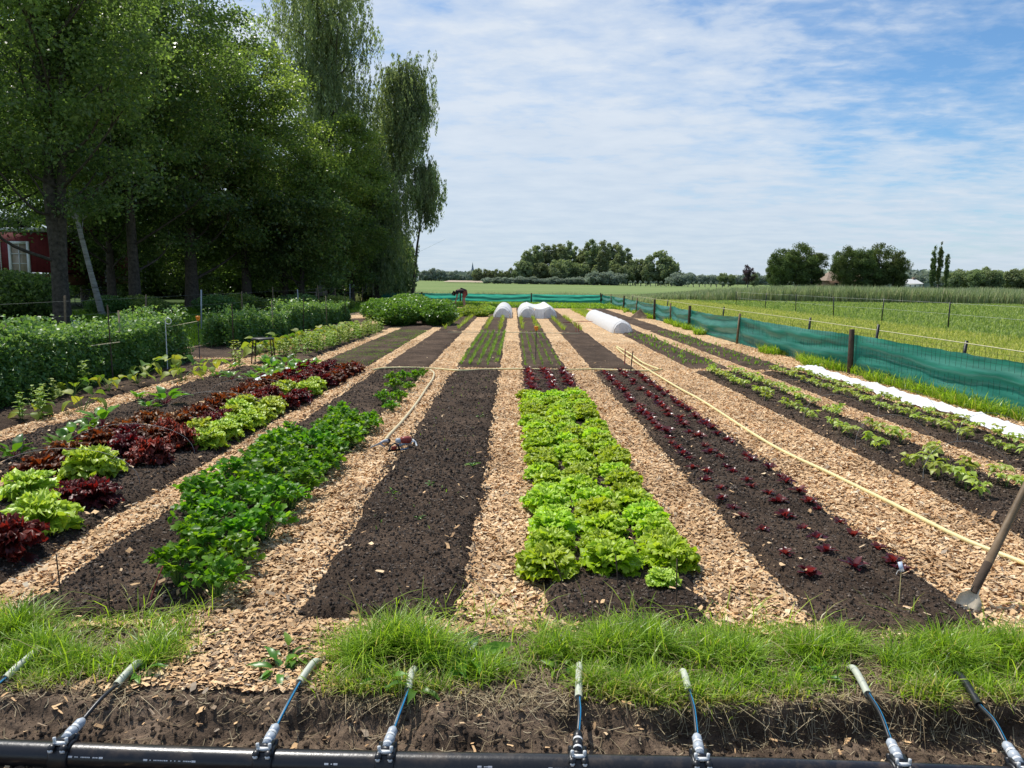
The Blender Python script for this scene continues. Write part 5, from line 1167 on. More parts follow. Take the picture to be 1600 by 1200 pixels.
hd = Acc()
for s_ in (-1, 1): hd.lathe([(.001, -.03), (.018, -.02), (.02, .01), (.001, .03)], (-.47, .10*s_, .77), 8)
hd.obj('ear', M['skin'], man); Acc().lathe([(.001, .0), (.018, .01), (.001, .05)], (-.53, 0, .68), 8, rot=rod((0, 0, 0), (-1, 0, -.6))).obj('nose', M['skin'], man)
# dirt heap near fence
def heap(px, py, r, h, lab, mat, nm):
    x, y = P(px, py); xs = np.linspace(-r, r, 30)
    def zf(X, Y): return h*np.exp(-(X**2+Y**2)/(r*.45)**2)*(.7+.6*fbm(X*6+3, Y*6, 5, 4))-.02
    o = link(nm, gridmesh(nm, xs, xs, zf, mat), None, (x, y, 0)); tag(o, lab, 'soil heap')
heap(1000, 497, .7, .35, 'little reddish brown heap of plant waste against the far fence post', M['bank'], 'soil_heap')
# ================================================================== TREES
def tree(label, x, y, h, cr, seed, mat, bark, n, size, base=None, tr=.25, shape=1.0, weep=False, lean=(0, 0), group=None, clumps=70, crs=.9, fork=False, cat='tree', name='broadleaf_tree', cz=None, fill=.5, ry=None):
    """trunk with limbs, crown of leaf clumps; base = height of crown underside"""
    q = rs(seed); base = h*.25 if base is None else base; ry = ry or cr
    t = empty(name, (x, y, 0), 0, label, cat, group)
    C = []
    if not weep: clumps = int(clumps*1.7); crs = crs*.82
    while len(C) < clumps:
        d = q.randn(3); d /= np.linalg.norm(d); r_ = q.rand()**fill*(1 if weep else .88+.28*q.rand())
        zz = (base+h)/2+d[2]*r_*(h-base)/2*.96; prof_ = 1 if zz > (base+h)/2 else .85+.15*q.rand()
        C.append([lean[0]*zz/h+d[0]*r_*cr*prof_, lean[1]*zz/h+d[1]*r_*ry*prof_, zz, (.75+.6*q.rand())*crs])
    C = np.array(C)
    s = Acc(); nz = 7
    def trunk(xo, top, r0, sd):
        qq = rs(sd); pts = [(0, 0, -.1), (0, 0, .15)]; rad = [r0*1.5, r0*1.15]
        for i in range(1, nz+1):
            z = top*i/nz; pts.append((lean[0]*z/h+xo*(i/nz)**1.2+qq.randn()*.12*(z/top), lean[1]*z/h+qq.randn()*.12*(z/top), z)); rad.append(r0*(1-.85*i/nz))
        P_ = smoothpath(pts, 4); Rr = np.interp(np.linspace(0, 1, len(P_)), np.linspace(0, 1, len(rad)), rad); s.tube(P_, Rr, 10, .5); return P_
    T1 = trunk(-cr*.12 if fork else 0, h*.88, tr, seed+1); TT = [T1]
    if fork: TT.append(trunk(cr*.22, h*.85, tr*.75, seed+2))
    idx = q.choice(len(C), min(len(C), 34), replace=False)
    for i in idx:
        c = C[i]; P_ = TT[q.randint(len(TT))]; k = np.argmin(np.abs(P_[:, 2]-(c[2]-1.0-.35*math.hypot(c[0], c[1])))); a = P_[max(k, 6)]
        if a[2] > c[2]: continue
        m_ = (a+c[:3])/2+np.array([0, 0, -.25])+q.randn(3)*.2; r0 = tr*.28*(1-.5*a[2]/h); s.tube(smoothpath([a, m_, c[:3]], 4), np.linspace(r0, .015, 9), 6, .5, 0, False)
        for _ in range(3):
            e = c[:3]+q.randn(3)*c[3]*.7; s.tube([m_*.4+c[:3]*.6, (c[:3]+e)/2+[0, 0, .1], e], [r0*.35, .014, .006], 4, .5, 0, False)
    s.obj('trunk', bark, t)
    if not weep:
        def samp(qq, n):
            k = qq.randint(len(C), size=n); d = qq.randn(n, 3)*.52; r_ = np.ones(n)
            p = C[k, :3]+d*(r_*C[k, 3])[:, None]*np.array([1.2, 1.2, .62])
            p = p[p[:, 2] > base*.6]
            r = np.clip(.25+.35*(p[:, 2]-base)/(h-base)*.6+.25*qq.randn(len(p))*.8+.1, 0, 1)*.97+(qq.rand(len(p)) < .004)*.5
            return p, np.clip(r, 0, 1)
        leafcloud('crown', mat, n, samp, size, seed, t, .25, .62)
    else:
        qq = rs(seed+3); ns = n//26; k = qq.randint(len(C), size=ns); d = np.clip(qq.randn(ns, 3), -1.5, 1.5)*.62
        st = C[k, :3]+d*C[k, 3][:, None]; L = (.5+1.1*qq.rand(ns))*crs; sw = qq.randn(ns, 2)*.14
        tt = qq.rand(ns, 26); p = st[:, None, :]+np.stack([sw[:, :1]*tt**2+.05*qq.randn(ns, 26), sw[:, 1:]*tt**2+.05*qq.randn(ns, 26), .12*np.sin(tt*3)-L[:, None]*tt], -1)
        p = p.reshape(-1, 3); p = p[p[:, 2] > base*.5]; m = len(p)
        ax_ = np.stack([qq.randn(m)*.35, qq.randn(m)*.35, -np.ones(m)], 1); ax_ /= np.linalg.norm(ax_, axis=1)[:, None]; b = np.cross(ax_, qq.randn(m, 3)); b /= np.linalg.norm(b, axis=1)[:, None]
        S = (size*(.6+.8*qq.rand(m)))[:, None]; V = np.stack([p-ax_*S*.6, p-b*S*.17, p+ax_*S*.6, p+b*S*.17], 1).reshape(-1, 3)
        r = np.clip(.45+.25*qq.randn(m), 0, 1); link('crown', mk_mesh('crown', V, np.arange(m*4).reshape(-1, 4), mat, np.repeat(r, 4)), t)
    return t
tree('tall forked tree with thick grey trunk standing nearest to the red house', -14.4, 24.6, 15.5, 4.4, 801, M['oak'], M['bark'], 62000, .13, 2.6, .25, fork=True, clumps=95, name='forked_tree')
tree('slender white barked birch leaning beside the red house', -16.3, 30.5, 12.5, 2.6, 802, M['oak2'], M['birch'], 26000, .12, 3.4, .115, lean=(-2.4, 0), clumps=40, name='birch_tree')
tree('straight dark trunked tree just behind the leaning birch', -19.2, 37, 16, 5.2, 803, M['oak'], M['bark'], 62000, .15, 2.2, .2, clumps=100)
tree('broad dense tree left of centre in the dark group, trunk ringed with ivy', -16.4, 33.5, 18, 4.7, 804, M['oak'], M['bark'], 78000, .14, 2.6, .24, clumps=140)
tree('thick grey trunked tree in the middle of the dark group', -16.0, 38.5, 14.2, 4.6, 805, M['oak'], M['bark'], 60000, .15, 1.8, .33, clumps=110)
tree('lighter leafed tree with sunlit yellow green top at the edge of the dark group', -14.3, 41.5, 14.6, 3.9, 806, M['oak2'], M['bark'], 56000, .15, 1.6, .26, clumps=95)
tree('tallest birch like tree with hanging grey green twigs', -11.9, 50, 24, 3.3, 807, M['willowleaf'], M['bark'], 82000, .16, 6, .3, weep=True, clumps=150, crs=1.15, fork=True, name='weeping_birch')
tree('rounded medium tree in front of the weeping trees', -10.9, 46.5, 11.6, 3.5, 808, M['oak2'], M['bark'], 62000, .14, 1.4, .22, clumps=80, crs=.8)
tree('dark rounded tree at the foot of the weeping trees', -13.3, 45, 9.5, 3.3, 811, M['oak'], M['bark'], 50000, .14, .8, .2, clumps=70, crs=.9)
wt = tree('weeping willow with ragged right edge standing by the corner of the far fence', -9.0, 51, 9.6, 2.3, 809, M['willowleaf'], M['bark'], 70000, .16, 1.0, .24, weep=True, clumps=85, crs=.95, name='weeping_willow', fill=.45)
tree('narrow weeping birch whose upper crown juts out to the right of the others', -8.9, 52.5, 16.0, 1.6, 812, M['willowleaf'], M['bark'], 56000, .16, 8.4, .2, weep=True, clumps=75, crs=.95, lean=(1.7, 0), name='weeping_birch')
tree('low hanging willow branchlet tree drooping furthest to the right', -6.9, 52.5, 9.6, 1.0, 813, M['willowleaf'], M['bark'], 15000, .16, 5.4, .12, weep=True, clumps=22, crs=.7, lean=(1.1, 0), name='weeping_willow')
tree('leafy tree at the far left growing over the red house roof', -21.5, 31, 15, 4.6, 815, M['oak'], M['bark'], 70000, .14, 3.4, .22, clumps=95)
tree('bushy light green tree reaching over the red house from behind', -25.5, 46, 14, 5.0, 816, M['oak2'], M['bark'], 45000, .17, 2.5, .22, clumps=80)
for i_, (x_, y_, h_, r_, l_) in enumerate(((-18.0, 43, 9.5, 3.2, 'dense low crowned tree filling the gap behind the ringed trunk'), (-11.6, 42.5, 8.0, 2.6, 'dense low tree touching the ground before the weeping trees'), (-22.5, 42, 10, 3.4, 'dense low crowned tree behind the leaning birch'), (-10.2, 49.0, 9.5, 2.6, 'dense low tree under the tallest hanging twigs'))):
    tree(l_, x_, y_, h_, r_, 870+i_, M['oak'], M['bark'], 34000, .16, .5, .16, clumps=55, crs=.95)
g = rs(820)
def shrub(label, x, y, r, h, n, size, seed, mat, group=None, name='shrub', cat='shrub'): return bush(x, y, r, r*.9, h, label, group, mat, n, size, seed, cat, name)
shrub('rounded dark shrub in front of the red house wall', -16.9, 26.3, 1.7, 1.9, 15000, .12, 821, M['oak'])
for i in range(13):
    x = -32+i*1.9; y = 57+2*g.randn(); shrub('%s thicket shrub from the house, added behind the trunks to block light' % ORD[i], x, y, 2.4, 5.2+g.rand(), 11000, .26, 830+i, M['oak'], 'thicket added to block light behind the trees', 'lightblock_shrub')  # shrubs added behind the trunks to block the horizon light
for i in range(12):
    x = -19+i*.95+g.randn()*.3; y = 25+i*1.3+g.randn()*1.0; shrub('%s low undergrowth shrub from the shaded bush near the house' % ORD[i], x, y, .7+.4*g.rand(), .6+.35*g.rand(), 3200, .09, 850+i, M['oak2'] if i % 3 else M['pea'], 'low undergrowth beneath the trees', 'undergrowth_shrub')
# ------------------------------------------------------------------ red house behind the trunks
M['redwall'] = None
def boardmat(name, c1, c2, sc_):
    def f(nt):
        tc = objcoord(nt); w = nt.nodes.new('ShaderNodeTexWave'); w.wave_type = 'BANDS'; w.bands_direction = 'X' if sc_ > 0 else 'Z'; w.wave_profile = 'SAW'; w.inputs['Scale'].default_value = abs(sc_); w.inputs['Distortion'].default_value = .0; nt.links.new(tc, w.inputs[0])
        nz = noise(nt, 3, 4, .6, tc); c = ramp(nt, nz.outputs[0], [(.3, c1), (.7, c2)]).outputs[0]
        return mixc(nt, 1.0, c, ramp(nt, w.outputs['Fac'], [(0, (.25, .25, .25)), (.07, (1, 1, 1)), (1, (1, 1, 1))]).outputs[0], 'MULTIPLY')
    return matte_from(name, f, .7, .3)
M['redwall'] = boardmat('barn red boards', (.16, .020, .028), (.24, .035, .045), 1.6)
M['brownwall'] = boardmat('brown plank skirting', (.13, .055, .025), (.20, .09, .045), -1.2)
M['wtrim'] = plain('white painted trim', (.74, .75, .76), .5, 0, .4, .05, 6)
M['dglass'] = plain('dark window glass', (.03, .035, .04), .08, 0, .6, .2, 3)
M['curtain'] = plain('beige curtain behind glass', (.40, .32, .25), .35, 0, .5, .2, 5)
YH = 39.0; hs = empty('red_house', (-24, YH, 0), 0, 'dark red wooden cabin with white trim glimpsed between the tree trunks', 'house')
def hp(px, py, Y=YH): return at(px, py, Y)
def bxp(name, px0, py0, px1, py1, Y, th, mat, par=None):
    xa, za = hp(px0, py0, Y); xb, zb = hp(px1, py1, Y)
    o = Acc().box(((xa+xb)/2, Y+th/2, (za+zb)/2), (abs(xb-xa), th, abs(za-zb))).obj(name, mat, par or hs); return o
def glazed(name, px0, py0, px1, py1, Y, cols, rows, glass, fr_=.09):
    xa, za = hp(px0, py1, Y); xb, zb = hp(px1, py0, Y); w = xb-xa; h = zb-za; cx, cz_ = (xa+xb)/2, (za+zb)/2
    f = Acc(); f.box((xa+fr_/2, Y, cz_), (fr_, .06, h)); f.box((xb-fr_/2, Y, cz_), (fr_, .06, h)); f.box((cx, Y, zb-fr_/2), (w-2*fr_, .06, fr_)); f.box((cx, Y, za+fr_/2), (w-2*fr_, .06, fr_))
    for i in range(1, cols): f.box((xa+fr_+(w-2*fr_)*i/cols, Y+.004, cz_), (.035, .05, h-2*fr_))
    for i in range(1, rows): f.box((cx, Y+.002, za+fr_+(h-2*fr_)*i/rows), (w-2*fr_, .046, .035))
    o = f.obj(name, M['wtrim'], hs); p = Acc().box((cx, Y+.02, cz_), (w-2*fr_, .01, h-2*fr_)).obj('pane', glass, o); return o
bxp('wall', -90, 362, 94, 426, YH, 3.0, M['redwall']); bxp('plank_skirting', -90, 426, 94, 446, YH+.03, 2.9, M['brownwall']); bxp('roof', -100, 354, 97, 362, YH-.25, 3.5, M['wtrim'])
bxp('roof_lantern', -60, 343, 20, 354, YH+.6, 1.5, M['dglass']); bxp('lantern_roof', -64, 338, 32, 344, YH+.4, 2.0, M['wtrim'])
glazed('glazed_door', 17, 377, 45, 446, YH-.05, 2, 4, M['curtain'], .14)
bxp('wall', 94, 336, 167, 430, YH+3, 3.0, M['redwall']); bxp('plank_skirting', 94, 430, 167, 444, YH+3.03, 2.9, M['brownwall']); bxp('corner_post', 162, 406, 167, 441, YH+2.94, .2, M['wtrim']); bxp('corner_post', -2, 362, 3, 440, YH-.06, .1, M['wtrim'])
bxp('roof', 88, 322, 175, 336, YH+2.8, 3.6, plain('dark roofing', (.05, .05, .05)))
glazed('window', 101, 380, 122, 410, YH+2.95, 2, 2, M['dglass'], .08); glazed('window', 108, 344, 126, 371, YH+2.95, 1, 1, M['dglass'], .08)
for px in (-60, 30, 90, 160): bxp('foundation_pier', px, 444, px+6, 474, YH+(0.5 if px < 92 else 3.5), .4, M['darkW'])
rebase(hs)
# bicycle leaning near the birch
bx_, bz_ = at(146, 452, 37); t = empty('bicycle', (bx_, 37, 0), .2, 'dark bicycle parked behind the leaning birch', 'bicycle')
def ring(c, r, n=24): a = np.linspace(0, 2*PI, n); return np.stack([c[0]+r*np.cos(a), c[1]+0*a, c[2]+r*np.sin(a)], 1)
for cx in (-.52, .52):
    w = Acc(); w.tube(ring((cx, 0, .34), .33), .018, 6, cap=False); tw = w.obj('wheel', M['black'], t)
    sp_ = Acc(); [sp_.tube([(cx, 0, .34), (cx+.32*math.cos(k*PI/6), 0, .34+.32*math.sin(k*PI/6))], .003, 4) for k in range(12)]; sp_.obj('spokes', M['wire'], tw)
f = Acc(); [f.tube(p_, .016, 6) for p_ in ([(-.52, 0, .34), (-.08, 0, .3)], [(-.08, 0, .3), (-.2, 0, .82)], [(-.18, 0, .75), (.36, 0, .78)], [(-.08, 0, .3), (.36, 0, .72)], [(.52, 0, .34), (.36, 0, .78), (.33, 0, .95)], [(-.52, 0, .34), (-.19, 0, .72)])]; f.obj('frame', M['black'], t)
Acc().box((-.21, 0, .86), (.24, .13, .06)).obj('saddle', M['black'], t); Acc().tube([(.28, -.28, .98), (.34, -.1, .98), (.34, .1, .98), (.28, .28, .98)], .013, 6).obj('handlebar', M['wire'], t)
# ================================================================== FAR SCENERY
def proto(seed, h, r, base, n, size, mat, clumps, crs, fill=.4, tr=.25, squash=.8):
    q = rs(seed); C = []
    for _ in range(clumps):
        d = q.randn(3); d /= np.linalg.norm(d); r_ = q.rand()**fill; zz = (base+h)/2+d[2]*r_*(h-base)/2; C.append([d[0]*r_*r, d[1]*r_*r, zz, crs*(.7+.6*q.rand())])
    C = np.array(C); k = q.randint(len(C), size=n); d = q.randn(n, 3); d /= np.linalg.norm(d, axis=1)[:, None]
    p = C[k, :3]+d*(q.rand(n)**.5*C[k, 3])[:, None]*[1, 1, squash]; p = p[p[:, 2] > .1]; n = len(p)
    nr = d[:n]+q.randn(n, 3)*.5; nr[:, 2] += .4; nr /= np.linalg.norm(nr, axis=1)[:, None]; t = np.cross(nr, q.randn(n, 3)); t /= np.linalg.norm(t, axis=1)[:, None]; b = np.cross(nr, t)
    S = (size*(.6+.8*q.rand(n))/2)[:, None]; V = np.stack([p-t*S, p-b*S*.7, p+t*S, p+b*S*.7], 1).reshape(-1, 3)
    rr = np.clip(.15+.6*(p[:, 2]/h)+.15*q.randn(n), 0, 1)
    cr_ = mk_mesh('crown', V, np.arange(n*4).reshape(-1, 4), mat, np.repeat(rr, 4))
    s = Acc(); s.tube([(0, 0, -.3), (.1, 0, h*.4), (0, .1, h*.85)], [tr, tr*.7, tr*.2], 6)
    for i in range(8): c = C[q.randint(len(C))]; s.tube([(0, 0, min(c[2]*.6, h*.6)), c[:3]*.5+[0, 0, c[2]*.3], c[:3]], [tr*.4, tr*.25, .04], 4, .5, 0, False)
    return s.mesh('trunk', M['farbark']), cr_
PO = [proto(900+i, 18, 2.7, 4.0, 5000, .65, M['farleaf'], 60, 1.15) for i in range(3)]
RO = [proto(910+i, 10, 4, 1, 3500, .8, M['farleaf'], 36, 1.6) for i in range(3)]
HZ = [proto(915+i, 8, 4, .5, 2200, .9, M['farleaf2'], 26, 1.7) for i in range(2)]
LO = [proto(920+i, 14, .72, .6, 4500, .34, M['farmleaf'], 70, .42, .5, .2, 1.8) for i in range(3)]
FA = [proto(925+i, 14, 5.2, 1.3, 15000, .42, M['farmleaf'], 70, 1.7, .42, .4) for i in range(3)]
CO = proto(930, 8.4, 2.4, 1.2, 4500, .35, M['copper'], 50, .8, .5, .2)
WB = [proto(935+i, 5, 3.5, .2, 3000, .6, M['farleaf2'], 30, 1.2) for i in range(2)]
PW = proto(940, 2.6, .75, 1.4, 500, .35, M['farleaf2'], 8, .45, .5, .25)
def far(pr, px, Y, top, label, group, cat='tree', name='distant_tree', wid=1.0, base_h=None, rz=None):
    x, z = at(px, top, Y); t = empty(name, (x, Y, 0), (px*1.7) % 6.28, label, cat, group)
    hh = max(v.co.z for v in pr[1].vertices) if False else base_h; s = (z)/hh; t.scale = (s*wid, s*wid, s)
    link('trunk', pr[0], t); link('crown', pr[1], t); return t
g = rs(950)
env = [(812, 402), (826, 388), (845, 381), (862, 378), (882, 381), (902, 382), (922, 378), (945, 377), (962, 379), (978, 384)]
i = 0
for px in range(818, 982, 9):
    top = np.interp(px, [e[0] for e in env], [e[1] for e in env])+g.randn()*2.2; far(PO[i % 3], px+g.randn()*2, 330+g.randn()*10, top, 'tall poplar in the airy row of the distant grove', 'tall poplars of the distant grove', name='poplar_tree', base_h=18.6); i += 1
for px in range(812, 985, 11):
    far(RO[i % 3], px+g.randn()*3, 318+g.randn()*5, 408+g.randn()*4, 'lower rounded tree at the foot of the distant poplars', 'lower trees under the distant poplars', base_h=11); i += 1
for k, (px, top, w) in enumerate(((990, 402, .8), (1003, 399, .8), (1030, 391, 1.0), (1046, 398, .8), (1052, 402, .7), (1012, 412, 1.0), (1040, 412, 1.0), (978, 410, 1.0))):
    far(RO[k % 3], px, 315-k, top, ('big rounded tree right of the distant poplar grove' if k == 2 else '%s rounded tree of the clump right of the distant poplars' % ORD[k]), 'rounded trees right of the poplar grove' if k != 2 else None, base_h=11, wid=w)
for k, (px, top) in enumerate(((930, 424), (943, 423), (955, 424), (966, 425), (1058, 426), (1066, 424))): far(WB[k % 2], px, 290, top, '%s pale grey willow bush at the grove edge' % ORD[k], 'pale willow bushes before the grove', 'bush', 'willow_bush', base_h=5.6, wid=1.1)
for k, px in enumerate(range(742, 820, 7)): far(RO[k % 3], px+g.randn(), 360, 419+g.randn()*2, 'small dark tree in the even row left of the poplar grove', 'even row of small trees left of the grove', base_h=11, wid=.7)
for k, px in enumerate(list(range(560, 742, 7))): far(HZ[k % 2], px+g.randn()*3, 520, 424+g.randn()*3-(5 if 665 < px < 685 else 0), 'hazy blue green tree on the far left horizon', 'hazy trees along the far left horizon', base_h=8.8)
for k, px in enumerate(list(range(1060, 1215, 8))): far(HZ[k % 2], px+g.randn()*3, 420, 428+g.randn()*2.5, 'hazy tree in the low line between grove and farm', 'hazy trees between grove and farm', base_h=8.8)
for k, px in enumerate((1130, 1142, 1180)): far(RO[k], px, 300, 425+k, '%s light green round tree left of the copper beech' % ORD[k], None, base_h=11)
far(CO, 1170, 235, 411, 'small copper purple tree standing alone in the field', None, name='copper_beech', base_h=9.2)
for k, (px, top, w) in enumerate(((1222, 384, 1.0), (1248, 371, 1.15), (1272, 381, 1.0), (1213, 397, .75), (1322, 376, .72), (1352, 374, .95), (1376, 375, .95), (1400, 384, .9), (1408, 392, .7), (1312, 388, .6))):
    far(FA[k % 3], px, 215+2*k, top, '%s farmyard tree from the left around the thatched farmhouse' % ORD[k], 'large trees around the thatched farmhouse', name='farm_tree', base_h=15.6, wid=w)
for k, (px, top) in enumerate(((1461, 374), (1471, 374), (1481, 388))): far(LO[k], px+1, 205, top, ('left one of the three pencil shaped poplars', 'middle one of the three pencil shaped poplars', 'right and shorter one of the three pencil shaped poplars')[k], None, name='lombardy_poplar', base_h=15, wid=1.0)
for k, px in enumerate(range(1486, 1660, 7)): far(RO[k % 3], px, 300+g.randn()*8, 419+g.randn()*2+(1490 > px)*3, 'dark tree in the dense distant wood behind the reeds', 'trees of the distant wood at the right', base_h=11, wid=.95)
for k, px in enumerate(range(1405, 1490, 9)): far(HZ[k % 2], px, 400, 431+g.randn()*2, 'hazy tree between the farm and the pencil poplars', 'hazy trees behind the white farmhouse', base_h=8.8)
for k, px in enumerate(list(range(985, 1050, 8))+list(range(1075, 1145, 9))): far(PW, px, 262, 437.2+(px-985)*.013, 'tiny pollard willow in the line at the field edge', 'line of pollard willows at the field edge', name='pollard_willow', base_h=2.9)
for k, px in enumerate(range(760, 960, 9)): far(WB[k % 2], px+g.randn()*2, 300, 433+g.randn()*1, 'low hedge bush along the far edge of the meadow', 'low hedge bushes before the poplar grove', 'bush', 'hedge_bush', base_h=5.6, wid=1.6)
# farmhouse, white house, church
M['thatch'] = plain('thatched roof', (.28, .22, .17), .95, 0, .05, .2, 1); M['brick'] = plain('farm brick', (.25, .17, .13), .9, 0, .1, .2, 1); M['pw'] = plain('pale wall', (.62, .62, .6), .9, 0, .1, .1, 1); M['slate'] = plain('hazy blue slate', (.22, .27, .33), .9, 0, .1, .1, 1)
def houseobj(px0, px1, pyb, pye, pyt, Y, dep, wallm, roofm, label, name, hip=.35):
    x0, zb = at(px0, pyb, Y); x1, ze = at(px1, pye, Y); _, zt = at((px0+px1)/2, pyt, Y); w = x1-x0; cx = (x0+x1)/2; t = empty(name, (cx, Y, 0), 0, label, 'house')
    Acc().box((0, dep/2, ze/2), (w*.94, dep, ze)).obj('wall', wallm, t)
    V = [(-w/2, -.3, ze-.1), (w/2, -.3, ze-.1), (w/2, dep+.3, ze-.1), (-w/2, dep+.3, ze-.1), (-w/2*(1-hip), dep/2, zt), (w/2*(1-hip), dep/2, zt)]
    a = Acc(); a.add(V, [[0, 1, 5, 4], [2, 3, 4, 5], [1, 2, 5, 5], [3, 0, 4, 4], [0, 3, 2, 1]][:2]+[[0, 3, 2, 1]]); m_ = a.mesh('roof', roofm, False)
    r_ = link('roof', mk_mesh('roof', np.array(V), [[0, 1, 5, 4], [2, 3, 4, 5], [0, 3, 2, 1]], roofm, np.full(6, .5), T=[[1, 2, 5], [3, 0, 4]], smooth=False), t)
    for k in range(3): Acc().box((-w*.3+k*w*.3, -.02, ze*.55), (w*.06, .1, ze*.35)).obj('window', M['dglass'], t)
    Acc().box((w*.2, dep*.5, zt), (.9, .9, 1.2)).obj('chimney', M['brick'], r_); return t
houseobj(1290, 1372, 446, 439, 424, 228, 9, M['brick'], M['thatch'], 'farmhouse with brown thatched roof among the big trees', 'farmhouse')
houseobj(1417, 1443, 446, 443, 436, 300, 8, M['pw'], M['pw'], 'small white house with bright roof between farm and pencil poplars', 'white_house')
houseobj(636, 652, 436, 431, 427, 420, 8, M['pw'], M['slate'], 'small pale farm building on the far left horizon', 'farm_building')
Yc = 900; x, zt = at(738.5, 409, Yc); _, zs = at(738.5, 423, Yc); t = empty('church', (x, Yc, 0), 0, 'distant church with a slim pointed spire on the horizon', 'church')
w = 4.2*Yc/1200
Acc().box((0, 0, zs/2), (3.6, 3.6, zs)).obj('tower', M['slate'], t); Acc().lathe([(2.5, 0), (1.3, 2.2), (.001, zt-zs)], (0, 0, zs), 8).obj('spire', M['slate'], t); Acc().box((-6, 0, 3.5), (9, 6, 7)).obj('nave', M['slate'], t)
x, _ = at(748, 436, 360); pf = link('sandy_field', gridmesh('sandy_field', np.linspace(x-14, x+9, 4), np.linspace(330, 362, 4), lambda X, Y: .3+0*X+.02*(Y-330), plain('pale soil', (.42, .34, .25), .95, 0, .05))); tag(pf, kind='structure')
# far wood mass behind everything on the right and far horizon line
def woodline(name, px0, px1, Y, top, n, mat, seed, label):
    q = rs(seed); xa, _ = at(px0, 430, Y); xb, _ = at(px1, 430, Y); x = xa+(xb-xa)*q.rand(n); _, zt_ = at((px0+px1)/2, top, Y)
    hh = zt_*(.75+.5*fbm(x*.02, x*0, seed, 4)); z = hh*q.rand(n)**.7; y = Y+8*q.randn(n)
    c = np.stack([x, y, z], 1); d = q.randn(n, 3); d[:, 2] = abs(d[:, 2]); d[:, 1] -= .6; d /= np.linalg.norm(d, axis=1)[:, None]; t = np.cross(d, q.randn(n, 3)); t /= np.linalg.norm(t, axis=1)[:, None]; b = np.cross(d, t); S = (Y*.0035*(.6+.8*q.rand(n)))[:, None]
    V = np.stack([c-t*S, c-b*S, c+t*S, c+b*S], 1).reshape(-1, 3); o = link(name, mk_mesh(name, V, np.arange(4*n).reshape(-1, 4), mat, np.repeat(np.clip(.2+.6*z/zt_+.1*q.randn(n), 0, 1), 4))); tag(o, label, 'wood', kind='stuff')
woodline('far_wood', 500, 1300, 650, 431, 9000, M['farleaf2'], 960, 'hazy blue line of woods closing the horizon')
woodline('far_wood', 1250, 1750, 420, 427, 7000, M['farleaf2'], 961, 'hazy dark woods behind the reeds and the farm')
# ================================================================== LIGHT, SKY, CAMERA
SUN_AZ, SUN_EL = R(-38), R(58)
w = bpy.data.worlds.new('World'); sc.world = w; w.use_nodes = True; nt = w.node_tree; nt.nodes.clear()
sky = nt.nodes.new('ShaderNodeTexSky'); sky.sky_type = 'NISHITA'; sky.sun_disc = False; sky.sun_elevation = SUN_EL; sky.sun_rotation = SUN_AZ; sky.air_density = 1.0; sky.dust_density = .3; sky.ozone_density = 1.6
tc = nt.nodes.new('ShaderNodeTexCoord'); sp = nt.nodes.new('ShaderNodeSeparateXYZ'); nt.links.new(tc.outputs['Generated'], sp.inputs[0])
zz = mathn(nt, 'MAXIMUM', mathn(nt, 'ADD', sp.outputs[2], .10), .02)
cx_ = mathn(nt, 'DIVIDE', sp.outputs[0], zz); cy_ = mathn(nt, 'DIVIDE', sp.outputs[1], zz)
cb = nt.nodes.new('ShaderNodeCombineXYZ'); nt.links.new(cx_, cb.inputs[0]); nt.links.new(cy_, cb.inputs[1])
mp2 = nt.nodes.new('ShaderNodeMapping'); mp2.inputs['Rotation'].default_value = (0, 0, R(12)); mp2.inputs['Scale'].default_value = (1.0, 1.25, 1); nt.links.new(cb.outputs[0], mp2.inputs['Vector'])
n1 = noise(nt, 3.0, 6, .58, mp2.outputs[0], .15); n2 = noise(nt, .9, 5, .55, mp2.outputs[0], .2); n3 = noise(nt, 9, 4, .6, mp2.outputs[0], .3)
azim = mathn(nt, 'DIVIDE', sp.outputs[0], mathn(nt, 'MAXIMUM', sp.outputs[1], .2))   # tan of azimuth
bias = ramp(nt, mathn(nt, 'ADD', mathn(nt, 'MULTIPLY', azim, .7), .5), [(0, (.42,)*3), (.33, (.54,)*3), (.5, (.66,)*3), (.64, (.58,)*3), (.80, (.30,)*3), (1, (.22,)*3)]).outputs[0]
lowb = ramp(nt, sp.outputs[2], [(0, (.60,)*3), (.07, (.46,)*3), (.14, (.24,)*3), (.22, (.08,)*3), (.33, (0,)*3)]).outputs[0]
cov = mathn(nt, 'ADD', mathn(nt, 'ADD', mathn(nt, 'MULTIPLY', n1.outputs[0], .85), mathn(nt, 'MULTIPLY', n2.outputs[0], .70)), mathn(nt, 'MULTIPLY', n3.outputs[0], .45))
cov = mathn(nt, 'ADD', mathn(nt, 'ADD', cov, bias), lowb)
mask = ramp(nt, mathn(nt, 'SUBTRACT', cov, 1.02), [(.22, (0, 0, 0)), (.36, (.22,)*3), (.52, (.62,)*3), (.78, (.92,)*3)]).outputs[0]
ccol = ramp(nt, n1.outputs[0], [(.3, (.62, .71, .84)), (.7, (.86, .90, .95))]).outputs[0]
hz_ = ramp(nt, sp.outputs[2], [(0, (.50, .62, .74)), (.09, (.56, .67, .80)), (.22, (.70, .78, .88)), (.36, (.74, .81, .90))]).outputs[0]
ccol = mixc(nt, .55, ccol, hz_)
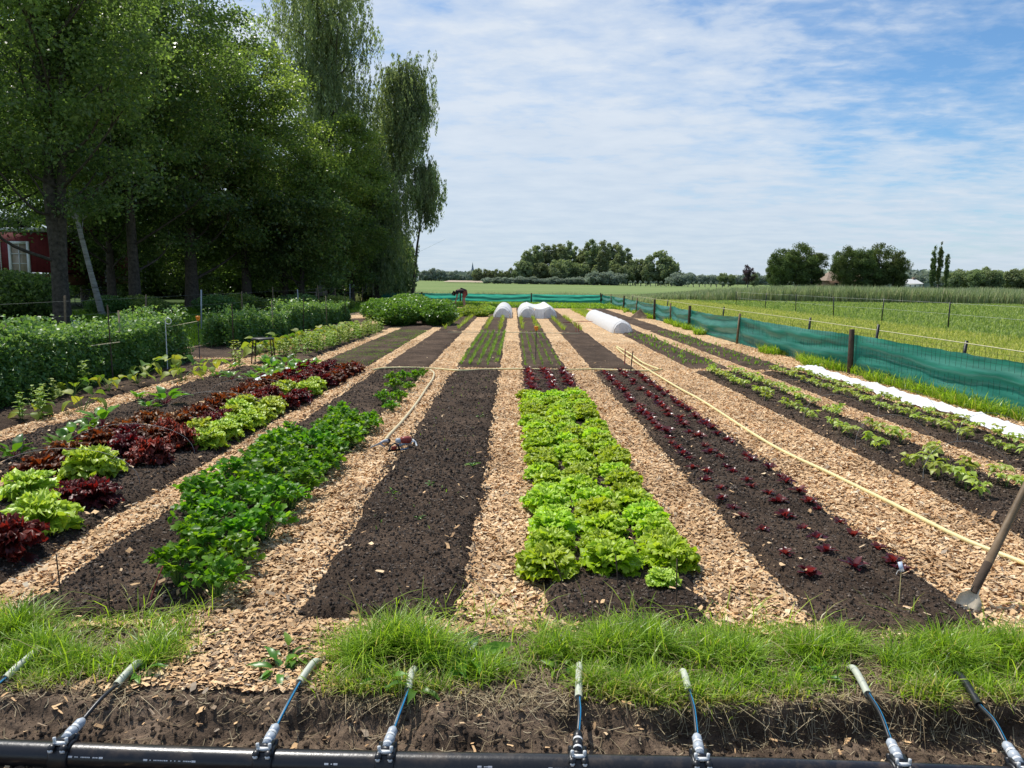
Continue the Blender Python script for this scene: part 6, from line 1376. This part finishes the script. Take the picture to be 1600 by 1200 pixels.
bgs = nt.nodes.new('ShaderNodeBackground'); bgs.inputs[1].default_value = .125; nt.links.new(mixc(nt, 1.0, sky.outputs[0], (.62, .86, 1.04), 'MULTIPLY'), bgs.inputs[0])
bgc = nt.nodes.new('ShaderNodeBackground'); bgc.inputs[1].default_value = 1.0; nt.links.new(ccol, bgc.inputs[0])
mx = nt.nodes.new('ShaderNodeMixShader'); nt.links.new(mask, mx.inputs[0]); nt.links.new(bgs.outputs[0], mx.inputs[1]); nt.links.new(bgc.outputs[0], mx.inputs[2])
wo = nt.nodes.new('ShaderNodeOutputWorld'); nt.links.new(mx.outputs[0], wo.inputs[0])
S = Vector((math.sin(SUN_AZ)*math.cos(SUN_EL), math.cos(SUN_AZ)*math.cos(SUN_EL), math.sin(SUN_EL)))
sl = bpy.data.lights.new('sun', 'SUN'); sl.energy = 5.0; sl.angle = R(.53); sl.color = (1, .96, .89); so = bpy.data.objects.new('sun', sl); col.objects.link(so); so.rotation_mode = 'QUATERNION'; so.rotation_quaternion = S.to_track_quat('Z', 'Y'); so.location = (0, 0, 30)
cam = bpy.data.cameras.new('camera'); cam.sensor_width = 36; cam.lens = 27; cam.clip_start = .05; cam.clip_end = 6000
co = bpy.data.objects.new('camera', cam); col.objects.link(co)
f_ = ray(800, 600); r_ = ray(1800, 600)-f_; u_ = ray(800, -400)-f_
mt = Matrix(((r_[0], u_[0], -f_[0], 0), (r_[1], u_[1], -f_[1], 0), (r_[2], u_[2], -f_[2], CAMH), (0, 0, 0, 1)))
for c_ in range(3):
    v = Vector((mt[0][c_], mt[1][c_], mt[2][c_])).normalized()
    for r__ in range(3): mt[r__][c_] = v[r__]
co.matrix_world = mt; sc.camera = co
sc.view_settings.view_transform = 'Standard'; sc.view_settings.look = 'None'; sc.view_settings.exposure = 0
sc.render.engine = 'CYCLES'; sc.cycles.use_denoising = True; sc.cycles.max_bounces = 6; sc.cycles.diffuse_bounces = 4; sc.cycles.transmission_bounces = 3; sc.cycles.glossy_bounces = 2
